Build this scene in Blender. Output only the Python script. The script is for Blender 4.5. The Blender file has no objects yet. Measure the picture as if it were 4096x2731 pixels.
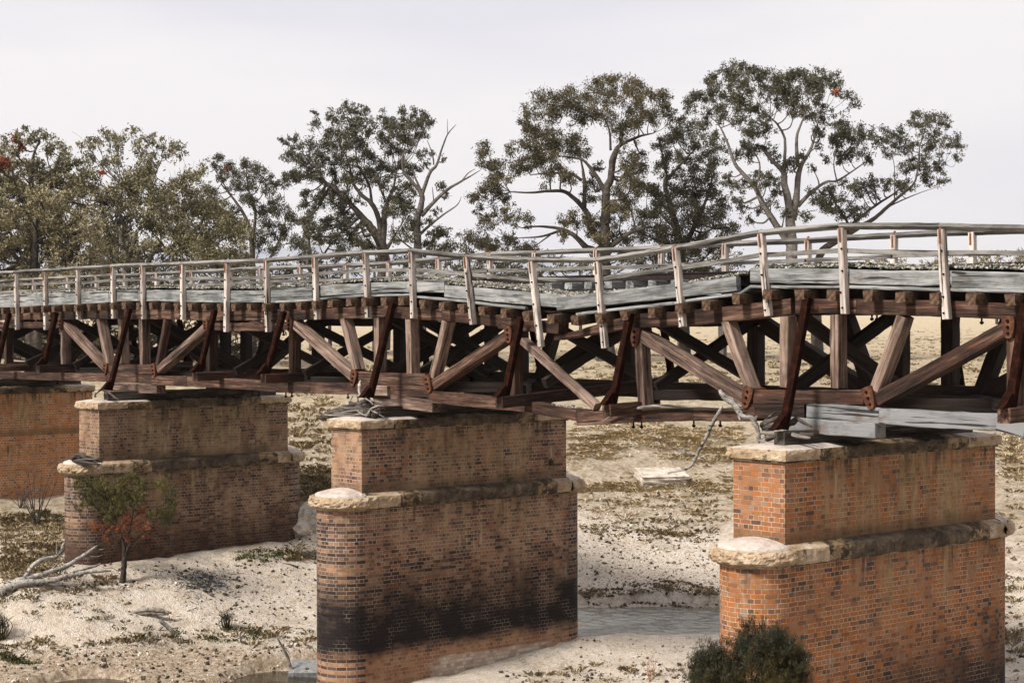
import bpy, bmesh, math, random
import numpy as np
from mathutils import Vector, Matrix, noise as mnoise

random.seed(7); rng = np.random.default_rng(11)
S = bpy.context.scene
COL = S.collection
R = math.radians

# ------------------------------------------------------------------ camera (surveyed from the photograph)
FPX, PITCH, ROLL, YAW = 7130.67861, -0.0112724757, -0.00210827529, 0.860827517
CAM = np.array([21.0628704, -23.8553627, 2.48776827])
_cp, _sp = math.cos(PITCH), math.sin(PITCH)
FW = np.array([-math.sin(YAW)*_cp, math.cos(YAW)*_cp, _sp])
_r = np.array([math.cos(YAW), math.sin(YAW), 0.]); _u = np.cross(_r, FW)
RT = _r*math.cos(ROLL) + _u*math.sin(ROLL); UP = -_r*math.sin(ROLL) + _u*math.cos(ROLL)
cam = bpy.data.cameras.new('camera'); camo = bpy.data.objects.new('camera', cam); COL.objects.link(camo)
M = Matrix.Identity(4)
for i in range(3):
    M[i][0], M[i][1], M[i][2], M[i][3] = RT[i], UP[i], -FW[i], CAM[i]
camo.matrix_world = M
cam.sensor_width = 36; cam.lens = 36*FPX/4096; cam.clip_start = .1; cam.clip_end = 20000
S.camera = camo

# ------------------------------------------------------------------ world, sun, exposure
SUN_EL, SUN_AZ = R(44), R(184)          # azimuth measured from +Y clockwise; light comes over the camera's left
w = bpy.data.worlds.new('World'); S.world = w; w.use_nodes = True
nt = w.node_tree; nt.nodes.clear()
out = nt.nodes.new('ShaderNodeOutputWorld'); bg = nt.nodes.new('ShaderNodeBackground')
sky = nt.nodes.new('ShaderNodeTexSky'); sky.sky_type = 'NISHITA'; sky.sun_disc = False
sky.sun_elevation = SUN_EL; sky.sun_rotation = SUN_AZ
tc = nt.nodes.new('ShaderNodeTexCoord'); mp = nt.nodes.new('ShaderNodeMapping'); mp.inputs['Scale'].default_value = (1.2, 1.2, 5.0)
mp.inputs['Location'].default_value = (3.1, 1.7, .4)
nz = nt.nodes.new('ShaderNodeTexNoise'); nz.inputs['Scale'].default_value = 1.7; nz.inputs['Detail'].default_value = 4; nz.inputs['Roughness'].default_value = .45
cr_ = nt.nodes.new('ShaderNodeValToRGB')
cr_.color_ramp.elements[0].position = .42; cr_.color_ramp.elements[0].color = (6.0, 5.88, 6.35, 1)
cr_.color_ramp.elements[1].position = .57; cr_.color_ramp.elements[1].color = (7.25, 6.95, 6.98, 1)
mx = nt.nodes.new('ShaderNodeMix'); mx.data_type = 'RGBA'; mx.inputs['Factor'].default_value = .95
nt.links.new(tc.outputs['Generated'], mp.inputs['Vector']); nt.links.new(mp.outputs[0], nz.inputs['Vector'])
nt.links.new(nz.outputs['Fac'], cr_.inputs['Fac']); nt.links.new(sky.outputs[0], mx.inputs['A']); nt.links.new(cr_.outputs[0], mx.inputs['B'])
nt.links.new(mx.outputs['Result'], bg.inputs['Color']); bg.inputs['Strength'].default_value = .1
nt.links.new(bg.outputs[0], out.inputs[0])
sun = bpy.data.lights.new('sun', 'SUN'); sun.energy = 5.0; sun.angle = R(11); sun.color = (1, .95, .88)
suno = bpy.data.objects.new('sun', sun); COL.objects.link(suno)
sd = Vector((math.sin(SUN_AZ)*math.cos(SUN_EL), math.cos(SUN_AZ)*math.cos(SUN_EL), math.sin(SUN_EL)))
suno.rotation_euler = sd.to_track_quat('Z', 'Y').to_euler()
S.view_settings.view_transform = 'Standard'; S.view_settings.look = 'None'; S.view_settings.exposure = .46; S.view_settings.gamma = 1
S.cycles.max_bounces = 5; S.cycles.diffuse_bounces = 1; S.cycles.transparent_max_bounces = 4

# ------------------------------------------------------------------ survey helpers: photo reading -> point on a known plane
PK = 4096/2352
FR = {'D': (0, 0, 1/PK), 'a': (0, 900, 2.0909), 'b': (1000, 900, 2.0909), 'c': (2000, 900, 1.8445), 'd': (3000, 850, 1.6506),
      't1': (0, 350, 1.8092), 't2': (1000, 350, 1.8092), 't3': (1800, 200, 1.7425), 't4': (2700, 200, 1.6848),
      'e': (1200, 1480, 3.92), 'f': (2600, 1500, 3.36), 'g': (0, 1900, 2.8514), 'h': (2650, 2450, 3.6185), 'i': (0, 2050, 1.8092)}
def ray(c, x, y):
    o = FR[c]; x = o[0]+x/o[2]; y = o[1]+y/o[2]
    return FW + RT*(x-2048)/FPX + UP*(1365.5-y)/FPX
def atY(c, x, y, Y): d = ray(c, x, y); return Vector(CAM + d*(Y-CAM[1])/d[1])
def atX(c, x, y, X): d = ray(c, x, y); return Vector(CAM + d*(X-CAM[0])/d[0])
def atZ(c, x, y, Z): d = ray(c, x, y); return Vector(CAM + d*(Z-CAM[2])/d[2])
def atD(c, x, y, D): return Vector(CAM + ray(c, x, y)*D)

# ------------------------------------------------------------------ object helpers
def tag(o, label=None, cat=None, group=None, kind=None):
    if label: o['label'] = label
    if cat: o['category'] = cat
    if group: o['group'] = group
    if kind: o['kind'] = kind
    return o
def thing(name, loc, label, cat, group=None):
    o = bpy.data.objects.new(name, None); COL.objects.link(o); o.location = loc; o.empty_display_size = .2
    return tag(o, label, cat, group)
def wloc(o):
    v = Vector(o.location)
    while o.parent: o = o.parent; v += Vector(o.location)
    return v
def wmat(o):
    m = o.matrix_basis.copy()
    while o.parent: o = o.parent; m = o.matrix_basis @ m
    return m
def link(name, me, mat, parent=None, mw=None, smooth=False):
    """one mesh object; mw is its wanted world matrix"""
    o = bpy.data.objects.new(name, me); COL.objects.link(o)
    if mat and not me.materials: me.materials.append(mat)
    if smooth: me.polygons.foreach_set('use_smooth', [True]*len(me.polygons))
    mw = mw or Matrix.Identity(4)
    if parent: o.parent = parent; o.matrix_basis = wmat(parent).inverted() @ mw
    else: o.matrix_basis = mw
    return o
def mesh(vs, fs, uv=None):
    me = bpy.data.meshes.new('m'); me.from_pydata([tuple(v) for v in vs], [], fs); me.update()
    return me
def fastmesh(V, F, n):
    """V (k,3) array, F (m,n) index array"""
    me = bpy.data.meshes.new('m'); me.vertices.add(len(V)); me.vertices.foreach_set('co', np.ascontiguousarray(V, dtype=np.float32).ravel())
    me.loops.add(F.size); me.loops.foreach_set('vertex_index', np.ascontiguousarray(F, dtype=np.int32).ravel())
    me.polygons.add(len(F)); me.polygons.foreach_set('loop_start', np.arange(0, F.size, n, dtype=np.int32))
    me.polygons.foreach_set('loop_total', np.full(len(F), n, dtype=np.int32)); me.update(calc_edges=True)
    return me

def beam(name, parent, A, B, h, t, mat, off=0., ch=.014, jit=.005, up=None, seg=.22, taper=1.0):
    """timber from A to B. A,B lie on the centre line of its front (-Y) face; h is the face height, t the thickness behind it"""
    A, B = Vector(A), Vector(B); L = (B-A).length; X = (B-A).normalized()
    Y = Vector(up) if up else Vector((0, 1, 0))
    Y = (Y - X*Y.dot(X)).normalized(); Z = X.cross(Y)
    m = Matrix((( X.x, Y.x, Z.x, A.x), (X.y, Y.y, Z.y, A.y), (X.z, Y.z, Z.z, A.z), (0, 0, 0, 1)))
    n = max(2, int(L/seg)+1); vs = []; fs = []
    base = [(0, -h/2+ch), (ch, -h/2), (t-ch, -h/2), (t, -h/2+ch), (t, h/2-ch), (t-ch, h/2), (ch, h/2), (0, h/2-ch)]
    rr = random.Random(int(abs(A.x*1931+A.z*977+A.y*411+L*53))+len(name))
    bow = rr.uniform(-1, 1)*.006*min(L, 4)
    for i in range(n+1):
        s = i/n; k = 1+(taper-1)*s
        dy, dz = rr.gauss(0, jit*.4), rr.gauss(0, jit*.4)+bow*math.sin(math.pi*s)
        for (y, z) in base:
            j = (rr.gauss(0, jit*.5), rr.gauss(0, jit*.5)) if jit else (0, 0)
            vs.append((s*L + (rr.gauss(0, jit) if i in (0, n) else 0), off+y+dy+j[0], z*k+dz+j[1]))
    for i in range(n):
        for k in range(8):
            a = i*8+k; b = i*8+(k+1) % 8; fs.append((a, b, b+8, a+8))
    fs.append(tuple(range(7, -1, -1))); fs.append(tuple(n*8+k for k in range(8)))
    me = mesh(vs, fs); bm = bmesh.new(); bm.from_mesh(me); bmesh.ops.recalc_face_normals(bm, faces=bm.faces); bm.to_mesh(me); bm.free()
    return link(name, me, mat, parent, m)

def tube(pts, rad, sides=7, jit=0., closed=True):
    """tube along a polyline with radii; returns (V list, F list)"""
    pts = [Vector(p) for p in pts]; V = []; F = []; n = len(pts)
    prev = None
    for i, p in enumerate(pts):
        t = (pts[min(i+1, n-1)] - pts[max(i-1, 0)]).normalized()
        a = prev if prev is not None else (Vector((0, 0, 1)) if abs(t.z) < .9 else Vector((1, 0, 0)))
        u = (a - t*a.dot(t)).normalized(); v = t.cross(u); prev = u
        for k in range(sides):
            th = 2*math.pi*k/sides; r = rad[i]*(1+random.uniform(-jit, jit))
            V.append(p + u*math.cos(th)*r + v*math.sin(th)*r)
    for i in range(n-1):
        for k in range(sides):
            a = i*sides+k; b = i*sides+(k+1) % sides; F.append((a, b, b+sides, a+sides))
    if closed: F.append(tuple(range(sides-1, -1, -1))); F.append(tuple((n-1)*sides+k for k in range(sides)))
    return V, F
def tubes(name, lst, mat, parent=None, loc=None, sides=7, jit=.1, smooth=True):
    V = []; F = []
    for pts, rad in lst:
        v, f = tube(pts, rad, sides, jit); o = len(V); V += v; F += [tuple(i+o for i in q) for q in f]
    loc = Vector(loc) if loc is not None else (wloc(parent) if parent else Vector(V[0]))
    V = [v-loc for v in V]
    return link(name, mesh(V, F), mat, parent, Matrix.Translation(loc), smooth)
def smoothpath(P, k=5, wob=0.):
    """Catmull-Rom through P = [(Vector, radius)]"""
    pts = [Vector(p) for p, _ in P]; r = [q for _, q in P]; o = []; ro = []
    for i in range(len(pts)-1):
        p0 = pts[max(i-1, 0)]; p1 = pts[i]; p2 = pts[i+1]; p3 = pts[min(i+2, len(pts)-1)]
        for j in range(k):
            t = j/k
            q = .5*((2*p1)+(p2-p0)*t+(2*p0-5*p1+4*p2-p3)*t*t+(-p0+3*p1-3*p2+p3)*t**3)
            rr = r[i]+(r[i+1]-r[i])*t
            if wob: q = q + Vector((random.gauss(0, 1), random.gauss(0, 1), random.gauss(0, 1)))*wob*rr
            o.append(q); ro.append(rr)
    o.append(pts[-1]); ro.append(r[-1]); return o, ro
def box(bm, x0, x1, y0, y1, z0, z1):
    v = [bm.verts.new((x, y, z)) for x in (x0, x1) for y in (y0, y1) for z in (z0, z1)]
    for f in ((0, 1, 3, 2), (4, 6, 7, 5), (0, 4, 5, 1), (2, 3, 7, 6), (0, 2, 6, 4), (1, 5, 7, 3)): bm.faces.new([v[i] for i in f])
def boxobj(name, b, mat, parent=None, bev=.004):
    c = Vector(((b[0]+b[1])/2, (b[2]+b[3])/2, b[4])); bm = bmesh.new()
    box(bm, b[0]-c.x, b[1]-c.x, b[2]-c.y, b[3]-c.y, b[4]-c.z, b[5]-c.z)
    if bev: bmesh.ops.bevel(bm, geom=bm.edges[:], offset=bev, segments=1, affect='EDGES')
    bmesh.ops.recalc_face_normals(bm, faces=bm.faces)
    me = bpy.data.meshes.new('m'); bm.to_mesh(me); bm.free()
    return link(name, me, mat, parent, Matrix.Translation(c))

# ------------------------------------------------------------------ material helpers
class NT:
    def __init__(s, name):
        s.m = bpy.data.materials.new(name); s.m.use_nodes = True; s.t = s.m.node_tree
        s.b = s.t.nodes['Principled BSDF']; s.b.inputs['Specular IOR Level'].default_value = .25; s.b.inputs['Roughness'].default_value = .85
        s.tc = s.t.nodes.new('ShaderNodeTexCoord')
    def n(s, k, **kw):
        x = s.t.nodes.new(k)
        for a, v in kw.items(): setattr(x, a, v)
        return x
    def l(s, a, b): s.t.links.new(a, b)
    def setv(s, sock, v):
        if hasattr(v, 'is_linked') or isinstance(v, bpy.types.NodeSocket): s.l(v, sock)
        else: sock.default_value = v
    def map(s, src, scale=(1, 1, 1), loc=(0, 0, 0)):
        m = s.n('ShaderNodeMapping'); s.l(src, m.inputs['Vector']); m.inputs['Scale'].default_value = scale; s.setv(m.inputs['Location'], loc); return m.outputs[0]
    def noise(s, v, scale, detail=4, rough=.55, dist=0):
        x = s.n('ShaderNodeTexNoise'); s.l(v, x.inputs['Vector']); x.inputs['Scale'].default_value = scale; x.inputs['Detail'].default_value = detail
        x.inputs['Roughness'].default_value = rough; x.inputs['Distortion'].default_value = dist; return x.outputs['Fac']
    def ramp(s, f, st, mode='LINEAR'):
        r = s.n('ShaderNodeValToRGB'); s.setv(r.inputs['Fac'], f); e = r.color_ramp.elements; r.color_ramp.interpolation = mode
        while len(e) < len(st): e.new(.5)
        for q, (p, c) in zip(e, st):
            q.position = p; q.color = (c[0], c[1], c[2], 1) if hasattr(c, '__len__') else (c, c, c, 1)
        return r.outputs[0]
    def mix(s, f, a, b, mode='MIX'):
        x = s.n('ShaderNodeMix', data_type='RGBA', blend_type=mode); s.setv(x.inputs['Factor'], f)
        for k, v in (('A', a), ('B', b)):
            if isinstance(v, (tuple, list)): x.inputs[k].default_value = (*v[:3], 1)
            else: s.l(v, x.inputs[k])
        return x.outputs['Result']
    def math(s, op, a, b=0., c=0., clamp=False):
        x = s.n('ShaderNodeMath', operation=op, use_clamp=clamp); s.setv(x.inputs[0], a); s.setv(x.inputs[1], b)
        if op in ('MULTIPLY_ADD', 'SMOOTH_MIN'): s.setv(x.inputs[2], c)
        return x.outputs[0]
    def step(s, v, a, b):     # 0 at a, 1 at b
        x = s.n('ShaderNodeMapRange'); x.interpolation_type = 'SMOOTHSTEP'; s.setv(x.inputs['Value'], v)
        if a <= b: x.inputs['From Min'].default_value = a; x.inputs['From Max'].default_value = b
        else: x.inputs['From Min'].default_value = b; x.inputs['From Max'].default_value = a; x.inputs['To Min'].default_value = 1; x.inputs['To Max'].default_value = 0
        return x.outputs[0]
    def rand(s): return s.n('ShaderNodeObjectInfo').outputs['Random']
    def bump(s, h, d, strength=1.):
        b = s.n('ShaderNodeBump'); s.l(h, b.inputs['Height']); b.inputs['Distance'].default_value = d; b.inputs['Strength'].default_value = strength
        s.l(b.outputs[0], s.b.inputs['Normal'])
    def out(s, c): s.l(c, s.b.inputs['Base Color']); return s.m

def wood(name, dark, mid, light, stain=None, stainamt=.5, gap=.40, rough=.85, endmix=None):
    t = NT(name); rnd = t.rand()
    vv = t.n('ShaderNodeVectorMath', operation='MULTIPLY_ADD'); cb = t.n('ShaderNodeCombineXYZ')
    t.l(t.math('MULTIPLY', rnd, 71.), cb.inputs[0]); t.l(t.math('MULTIPLY', rnd, 37.), cb.inputs[1]); t.l(t.math('MULTIPLY', rnd, 53.), cb.inputs[2])
    t.l(t.tc.outputs['Object'], vv.inputs[0]); vv.inputs[1].default_value = (1, 1, 1); t.l(cb.outputs[0], vv.inputs[2])
    P = vv.outputs[0]
    g1 = t.noise(t.map(P, (1.0, 15, 15)), 1, 6, .65, .25)
    g2 = t.noise(t.map(P, (2.4, 48, 48)), 1, 4, .7)
    g3 = t.noise(t.map(P, (.9, 4, 4)), 1, 3, .5)
    g = t.math('ADD', t.math('MULTIPLY', g1, .55), t.math('ADD', t.math('MULTIPLY', g2, .25), t.math('MULTIPLY', g3, .3)))
    g = t.math('ADD', g, t.math('MULTIPLY', t.math('SUBTRACT', rnd, .5), .10))
    c = t.ramp(g, [(gap-.02, dark), (gap+.12, mid), (gap+.26, light)])
    if stain:
        m = t.step(t.noise(t.map(P, (1.3, 5, 3)), 1, 4, .6), .56, .70); c = t.mix(t.math('MULTIPLY', m, stainamt), c, stain)
    dm = t.step(t.noise(t.map(P, (1.6, 2.6, 2.6), (11, 5, 3)), 1, 5, .68), .50, .66); c = t.mix(t.math('MULTIPLY', dm, .45), c, dark)
    ck = t.step(t.noise(t.map(P, (.55, 17, 17), (4, 9, 2)), 1, 3, .5, .3), .60, .66)
    c = t.mix(t.math('MULTIPLY', ck, .9), c, (.008, .006, .005))
    h = t.math('SUBTRACT', g, t.math('MULTIPLY', ck, .8)); t.bump(h, .012, .8); t.b.inputs['Roughness'].default_value = rough
    return t.out(c)
W_GREY = wood('weathered grey timber', (0.0264, 0.0273, 0.0264), (0.1364, 0.1408, 0.1382), (0.2992, 0.2992, 0.2904), (0.0748, 0.0616, 0.0440), .6, .38)
W_POST = wood('bleached post timber', (0.0880, 0.0660, 0.0528), (0.3344, 0.2860, 0.2508), (0.5456, 0.4840, 0.4312), (0.2288, 0.1320, 0.0880), .45, .38)
W_RAIL = wood('silver rail timber', (0.0217, 0.0198, 0.0174), (0.1054, 0.0992, 0.0899), (0.2232, 0.2108, 0.1922), (0.0558, 0.0434, 0.0279), .45, .39)
W_TRUSS = wood('brown truss timber', (.006, .0032, .0022), (.055, .027, .017), (.195, .118, .080), (.10, .03, .015), .6, .45)
W_TRUSSP = wood('pale truss timber', (.014, .008, .006), (.125, .080, .060), (.31, .225, .178), (.12, .09, .04), .4, .41)
W_DARK = wood('shade-dark inner timber', (.006, .004, .003), (.016, .011, .009), (.04, .026, .02), (.035, .014, .009), .4)  # darker copy of the truss timber, under-deck shade put into its colour
W_END = wood('transom end timber', (.02, .013, .009), (.07, .042, .028), (.18, .12, .08), (.10, .03, .015), .6)
W_REP = wood('pale replacement timber', (.06, .057, .055), (.135, .138, .142), (.20, .20, .20), (.10, .055, .035), .7, .30)
W_DRIFT = wood('driftwood', (.028, .023, .020), (.15, .135, .118), (.35, .325, .295), None)
W_DEBRIS = wood('rotten flood debris', (.01, .008, .006), (.04, .032, .026), (.12, .10, .085), None)

W_TRANS = wood('shade-dark transom timber with weathered ends', (.006, .004, .003), (.016, .011, .009), (.04, .026, .02), (.035, .014, .009), .4)  # under-deck shade painted into the body colour; weathered ends stay paler
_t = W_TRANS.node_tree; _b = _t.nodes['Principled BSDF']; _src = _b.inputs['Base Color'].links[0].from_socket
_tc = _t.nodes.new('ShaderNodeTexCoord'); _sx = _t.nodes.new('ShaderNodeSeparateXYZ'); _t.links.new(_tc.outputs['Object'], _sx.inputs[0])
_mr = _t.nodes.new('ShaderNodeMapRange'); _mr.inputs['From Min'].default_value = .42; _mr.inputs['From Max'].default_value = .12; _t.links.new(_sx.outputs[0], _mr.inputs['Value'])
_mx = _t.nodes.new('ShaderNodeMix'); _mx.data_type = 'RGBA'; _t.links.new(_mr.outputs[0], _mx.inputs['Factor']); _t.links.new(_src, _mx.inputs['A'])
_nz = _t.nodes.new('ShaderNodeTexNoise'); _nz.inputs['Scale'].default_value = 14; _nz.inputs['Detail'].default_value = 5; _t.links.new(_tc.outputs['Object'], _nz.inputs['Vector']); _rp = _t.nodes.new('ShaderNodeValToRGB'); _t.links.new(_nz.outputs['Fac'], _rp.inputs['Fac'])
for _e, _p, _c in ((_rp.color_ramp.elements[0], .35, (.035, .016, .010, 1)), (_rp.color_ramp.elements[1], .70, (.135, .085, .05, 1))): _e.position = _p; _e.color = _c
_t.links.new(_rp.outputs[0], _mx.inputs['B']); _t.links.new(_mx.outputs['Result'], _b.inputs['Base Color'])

def rust(name, a, b, c, rough=.7):
    t = NT(name); n = t.noise(t.tc.outputs['Object'], 9, 6, .7); t.b.inputs['Roughness'].default_value = rough
    t.bump(t.noise(t.tc.outputs['Object'], 60, 3), .004, .5)
    return t.out(t.ramp(n, [(.3, a), (.5, b), (.72, c)]))
IRON = rust('rusted brace iron', (.005, .0025, .002), (.012, .0045, .003), (.042, .013, .007), 1.)
IRON.node_tree.nodes['Principled BSDF'].inputs['Specular IOR Level'].default_value = .03
STRAP = rust('orange rusted strap', (.06, .019, .009), (.14, .045, .018), (.25, .09, .035))
STEEL = rust('dark rail steel', (.006, .005, .005), (.014, .009, .008), (.03, .016, .011), .5)

def stone(name, cols, blot, amt, scale=3., th=(.5, .62)):
    t = NT(name); P = t.n('ShaderNodeNewGeometry').outputs['Position']
    n = t.noise(P, scale, 7, .65); c = t.ramp(n, [(.3, cols[0]), (.5, cols[1]), (.7, cols[2])])
    m = t.step(t.noise(t.map(P, (1, 1, 1.2), (7, 3, 1)), 4.2, 7, .72, .3), *th); c = t.mix(t.math('MULTIPLY', m, amt), c, blot)
    c = t.mix(t.math('MULTIPLY', t.step(t.noise(P, 40, 3, .7), .45, .75), .35), c, (.10, .07, .045))
    t.bump(t.math('ADD', t.noise(P, 7, 6, .65), t.math('MULTIPLY', t.noise(P, 30, 4, .6), .3)), .05, .8); return t.out(c)
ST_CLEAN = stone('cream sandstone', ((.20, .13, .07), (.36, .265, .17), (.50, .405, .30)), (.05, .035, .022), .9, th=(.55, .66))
ST_TOP = stone('bleached sandstone top', ((.34, .28, .23), (.46, .39, .34), (.54, .48, .43)), (.2, .15, .1), .4)
ST_DARK = stone('blackened and shade-toned sandstone', ((.035, .026, .018), (.085, .062, .042), (.19, .14, .095)), (.012, .01, .008), .8)  # blackened band stones; on the caps it also paints the deck's shade
ST_MID = stone('stained sandstone', ((.09, .06, .03), (.22, .15, .08), (.42, .31, .19)), (.025, .018, .012), .95, th=(.44, .56))

ST_MORT = stone('pale joint mortar', ((.35, .28, .2), (.48, .4, .3), (.56, .48, .38)), (.1, .08, .05), .5)

BANDPAR = 1.
def brick(name, pal, mortar, buff=.8, band=0., dark=None, warm=None, seed=0., palebase=0., soot=(.018, .013, .012)):
    """English-bond brick on UV metres. dark = function(t, Y, Z, n) giving the grime mask"""
    t = NT(name); uv = t.tc.outputs['UV']; ob = t.tc.outputs['Object']
    jn = t.n('ShaderNodeTexNoise'); t.l(ob, jn.inputs['Vector']); jn.inputs['Scale'].default_value = 5.; jn.inputs['Detail'].default_value = 3
    ja = t.n('ShaderNodeVectorMath', operation='MULTIPLY_ADD'); t.l(jn.outputs['Color'], ja.inputs[0]); ja.inputs[1].default_value = (.030, .022, 0); t.l(uv, ja.inputs[2]); uvj = ja.outputs[0]
    b = t.n('ShaderNodeTexBrick'); t.l(uvj, b.inputs['Vector']); b.offset = .5; b.offset_frequency = 2; b.squash = .5; b.squash_frequency = 2
    b.inputs['Scale'].default_value = 1; b.inputs['Brick Width'].default_value = .24; b.inputs['Row Height'].default_value = .086
    b.inputs['Mortar Size'].default_value = .0075; b.inputs['Mortar Smooth'].default_value = .25; b.inputs['Bias'].default_value = 0
    b.inputs['Color1'].default_value = (0, 0, 0, 1); b.inputs['Color2'].default_value = (1, 1, 1, 1); b.inputs['Mortar'].default_value = (.5, .5, .5, 1)
    g = t.n('ShaderNodeRGBToBW'); t.l(b.outputs['Color'], g.inputs[0]); g = g.outputs[0]
    b.label = 'bond'
    big = t.noise(t.map(ob, (1, 1, 1), (seed, seed, seed)), .9, 3, .5)
    gg = t.math('ADD', t.math('MULTIPLY_ADD', g, .90, .05), t.math('MULTIPLY', t.math('SUBTRACT', big, .5), .5), clamp=True)
    c = t.ramp(gg, pal, 'CONSTANT')
    fine = t.noise(ob, 24, 5, .7); c = t.mix(.55, c, t.ramp(fine, [(.3, .55), (.7, 1.0)]), 'MULTIPLY')
    sx = t.n('ShaderNodeSeparateXYZ'); t.l(ob, sx.inputs[0]); Y, Z = sx.outputs[1], sx.outputs[2]
    su = t.n('ShaderNodeSeparateXYZ'); t.l(uv, su.inputs[0])
    if band:
        row = t.math('FLOOR', t.math('DIVIDE', su.outputs[1], .086)); par = t.math('MODULO', row, 2)
        rnd = t.n('ShaderNodeTexWhiteNoise', noise_dimensions='1D'); t.l(row, rnd.inputs['W'])
        m = t.math('MULTIPLY', t.math('LESS_THAN', t.math('ABSOLUTE', t.math('SUBTRACT', t.math('ABSOLUTE', par), BANDPAR)), .5), t.math('MAXIMUM', t.math('LESS_THAN', Y, .03), t.math('GREATER_THAN', Y, 6.28)))
        m = t.math('MULTIPLY', m, t.math('LESS_THAN', Z, -1.7)); m = t.math('MULTIPLY', m, t.math('GREATER_THAN', rnd.outputs[0], .12))
        bandm = t.math('MULTIPLY', t.math('MULTIPLY', m, band), t.math('SUBTRACT', 1., b.outputs['Fac']))
    c = t.mix(b.outputs['Fac'], c, t.mix(t.step(t.noise(ob, 2.1, 5, .65), .40, .62), mortar, tuple(q*.42 for q in mortar)))
    # limewash and rust runs below the coping
    st = t.noise(t.map(ob, (2.2, 2.2, .22), (seed*3, seed, 0)), 1.6, 6, .62)
    up = t.math('MULTIPLY', t.step(Y, .75, 1.5), t.step(Y, 6.2, 4.9)); low = t.math('MULTIPLY', t.step(Y, 1.2, 2.2), t.step(Y, 5.6, 4.4))
    mu = t.math('MULTIPLY', up, t.step(Z, -1.45, -1.40)); ml = t.math('MULTIPLY', t.math('MULTIPLY', low, t.step(Z, -1.78, -1.82)), t.step(Z, -3.5, -2.0))
    f1 = t.math('MULTIPLY', mu, t.step(st, .42, .60)); f2 = t.math('MULTIPLY', ml, t.step(st, .47, .62))
    f = t.math('MULTIPLY', t.math('MULTIPLY', t.math('MAXIMUM', f1, f2), buff), t.math('SUBTRACT', t.math('MULTIPLY_ADD', g, .45, .66), t.math('MULTIPLY', b.outputs['Fac'], .25)), clamp=True)
    c = t.mix(f, c, t.ramp(t.noise(t.map(ob, (3, 3, 1)), 2.2, 5, .6), [(.35, (.19, .13, .06)), (.55, (.33, .245, .13)), (.72, (.45, .36, .22))]))
    wh = t.math('MULTIPLY', t.step(t.noise(t.map(ob, (3, 3, .5), (9, 2, seed)), 2.0, 5, .6), .60, .74), .45)
    c = t.mix(wh, c, (.48, .40, .32))
    st2 = t.noise(t.map(ob, (4.5, 4.5, .35), (5, seed, 8)), 1.5, 5, .6)
    dr = t.math('MULTIPLY', t.math('MULTIPLY', t.step(Z, -.55, -.02), t.step(Z, -1.5, -1.3)), t.step(st2, .48, .62))
    dr = t.math('MULTIPLY', dr, t.step(Y, .3, 1.0))
    dr2 = t.math('MULTIPLY', t.math('MULTIPLY', t.step(Z, -2.5, -1.85), t.step(Z, -1.75, -1.8)), t.step(st2, .52, .66))
    c = t.mix(t.math('MULTIPLY', t.math('MAXIMUM', dr, dr2), .8), c, (.035, .026, .018))
    bt = t.math('MULTIPLY', t.step(Z, -1.12, -1.36), t.step(Z, -1.5, -1.42)); c = t.mix(t.math('MULTIPLY', bt, .55), c, (.06, .045, .025))
    n = t.noise(t.map(ob, (.8, .8, 1.2), (seed, 4, 0)), 1.1, 6, .62); nf = t.noise(ob, 11, 4, .7)
    nn = t.math('ADD', t.math('MULTIPLY', t.math('SUBTRACT', n, .5), 2.2), t.math('MULTIPLY', t.math('SUBTRACT', nf, .5), .7))
    if warm: c = t.mix(warm(t, Y, Z, nn), c, t.mix(.5, c, (.40, .20, .10)))
    dust = t.step(t.noise(t.map(ob, (1, 1, .7), (2, seed, 6)), 1.5, 5, .6), .42, .66); c = t.mix(t.math('MULTIPLY', dust, .42 if band else .16), c, (.40, .26, .155) if band else (.45, .26, .16))
    if band: c = t.mix(bandm, c, t.ramp(g, [(0, (.035, .024, .024)), (.45, (.048, .040, .045)), (.8, (.085, .05, .04))], 'CONSTANT'))
    if palebase:
        a = t.math('MULTIPLY', t.step(t.math('ADD', Z, t.math('MULTIPLY', nn, .10)), -5.40, -5.46), t.math('MULTIPLY', t.step(Y, 1.6, 2.4), t.step(Y, 5.9, 5.3)))
        c = t.mix(t.math('MULTIPLY', t.math('MULTIPLY', a, palebase), t.math('SUBTRACT', 1., t.math('MULTIPLY', b.outputs['Fac'], .6))), c, t.ramp(g, [(.2, (.38, .31, .25)), (.6, (.52, .46, .39)), (.9, (.60, .54, .47))]))
    if dark:
        mort = t.math('MULTIPLY', b.outputs['Fac'], t.step(t.noise(ob, 1.7, 3), .45, .6))
        dk = dark(t, Y, Z, nn); dk = t.math('SUBTRACT', t.math('MULTIPLY', dk, 1.12), t.math('MULTIPLY', t.math('SUBTRACT', 1.0, dk), t.math('MULTIPLY_ADD', g, .7, -.12)), clamp=True)
        dm = t.math('MULTIPLY', t.math('MINIMUM', dk, .975), t.math('SUBTRACT', 1., t.math('MULTIPLY', mort, .40)))
        c = t.mix(dm, c, soot)
    h = t.math('SUBTRACT', t.math('MULTIPLY', fine, .3), b.outputs['Fac']); t.bump(h, .010, .9)
    return t.out(c)

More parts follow.
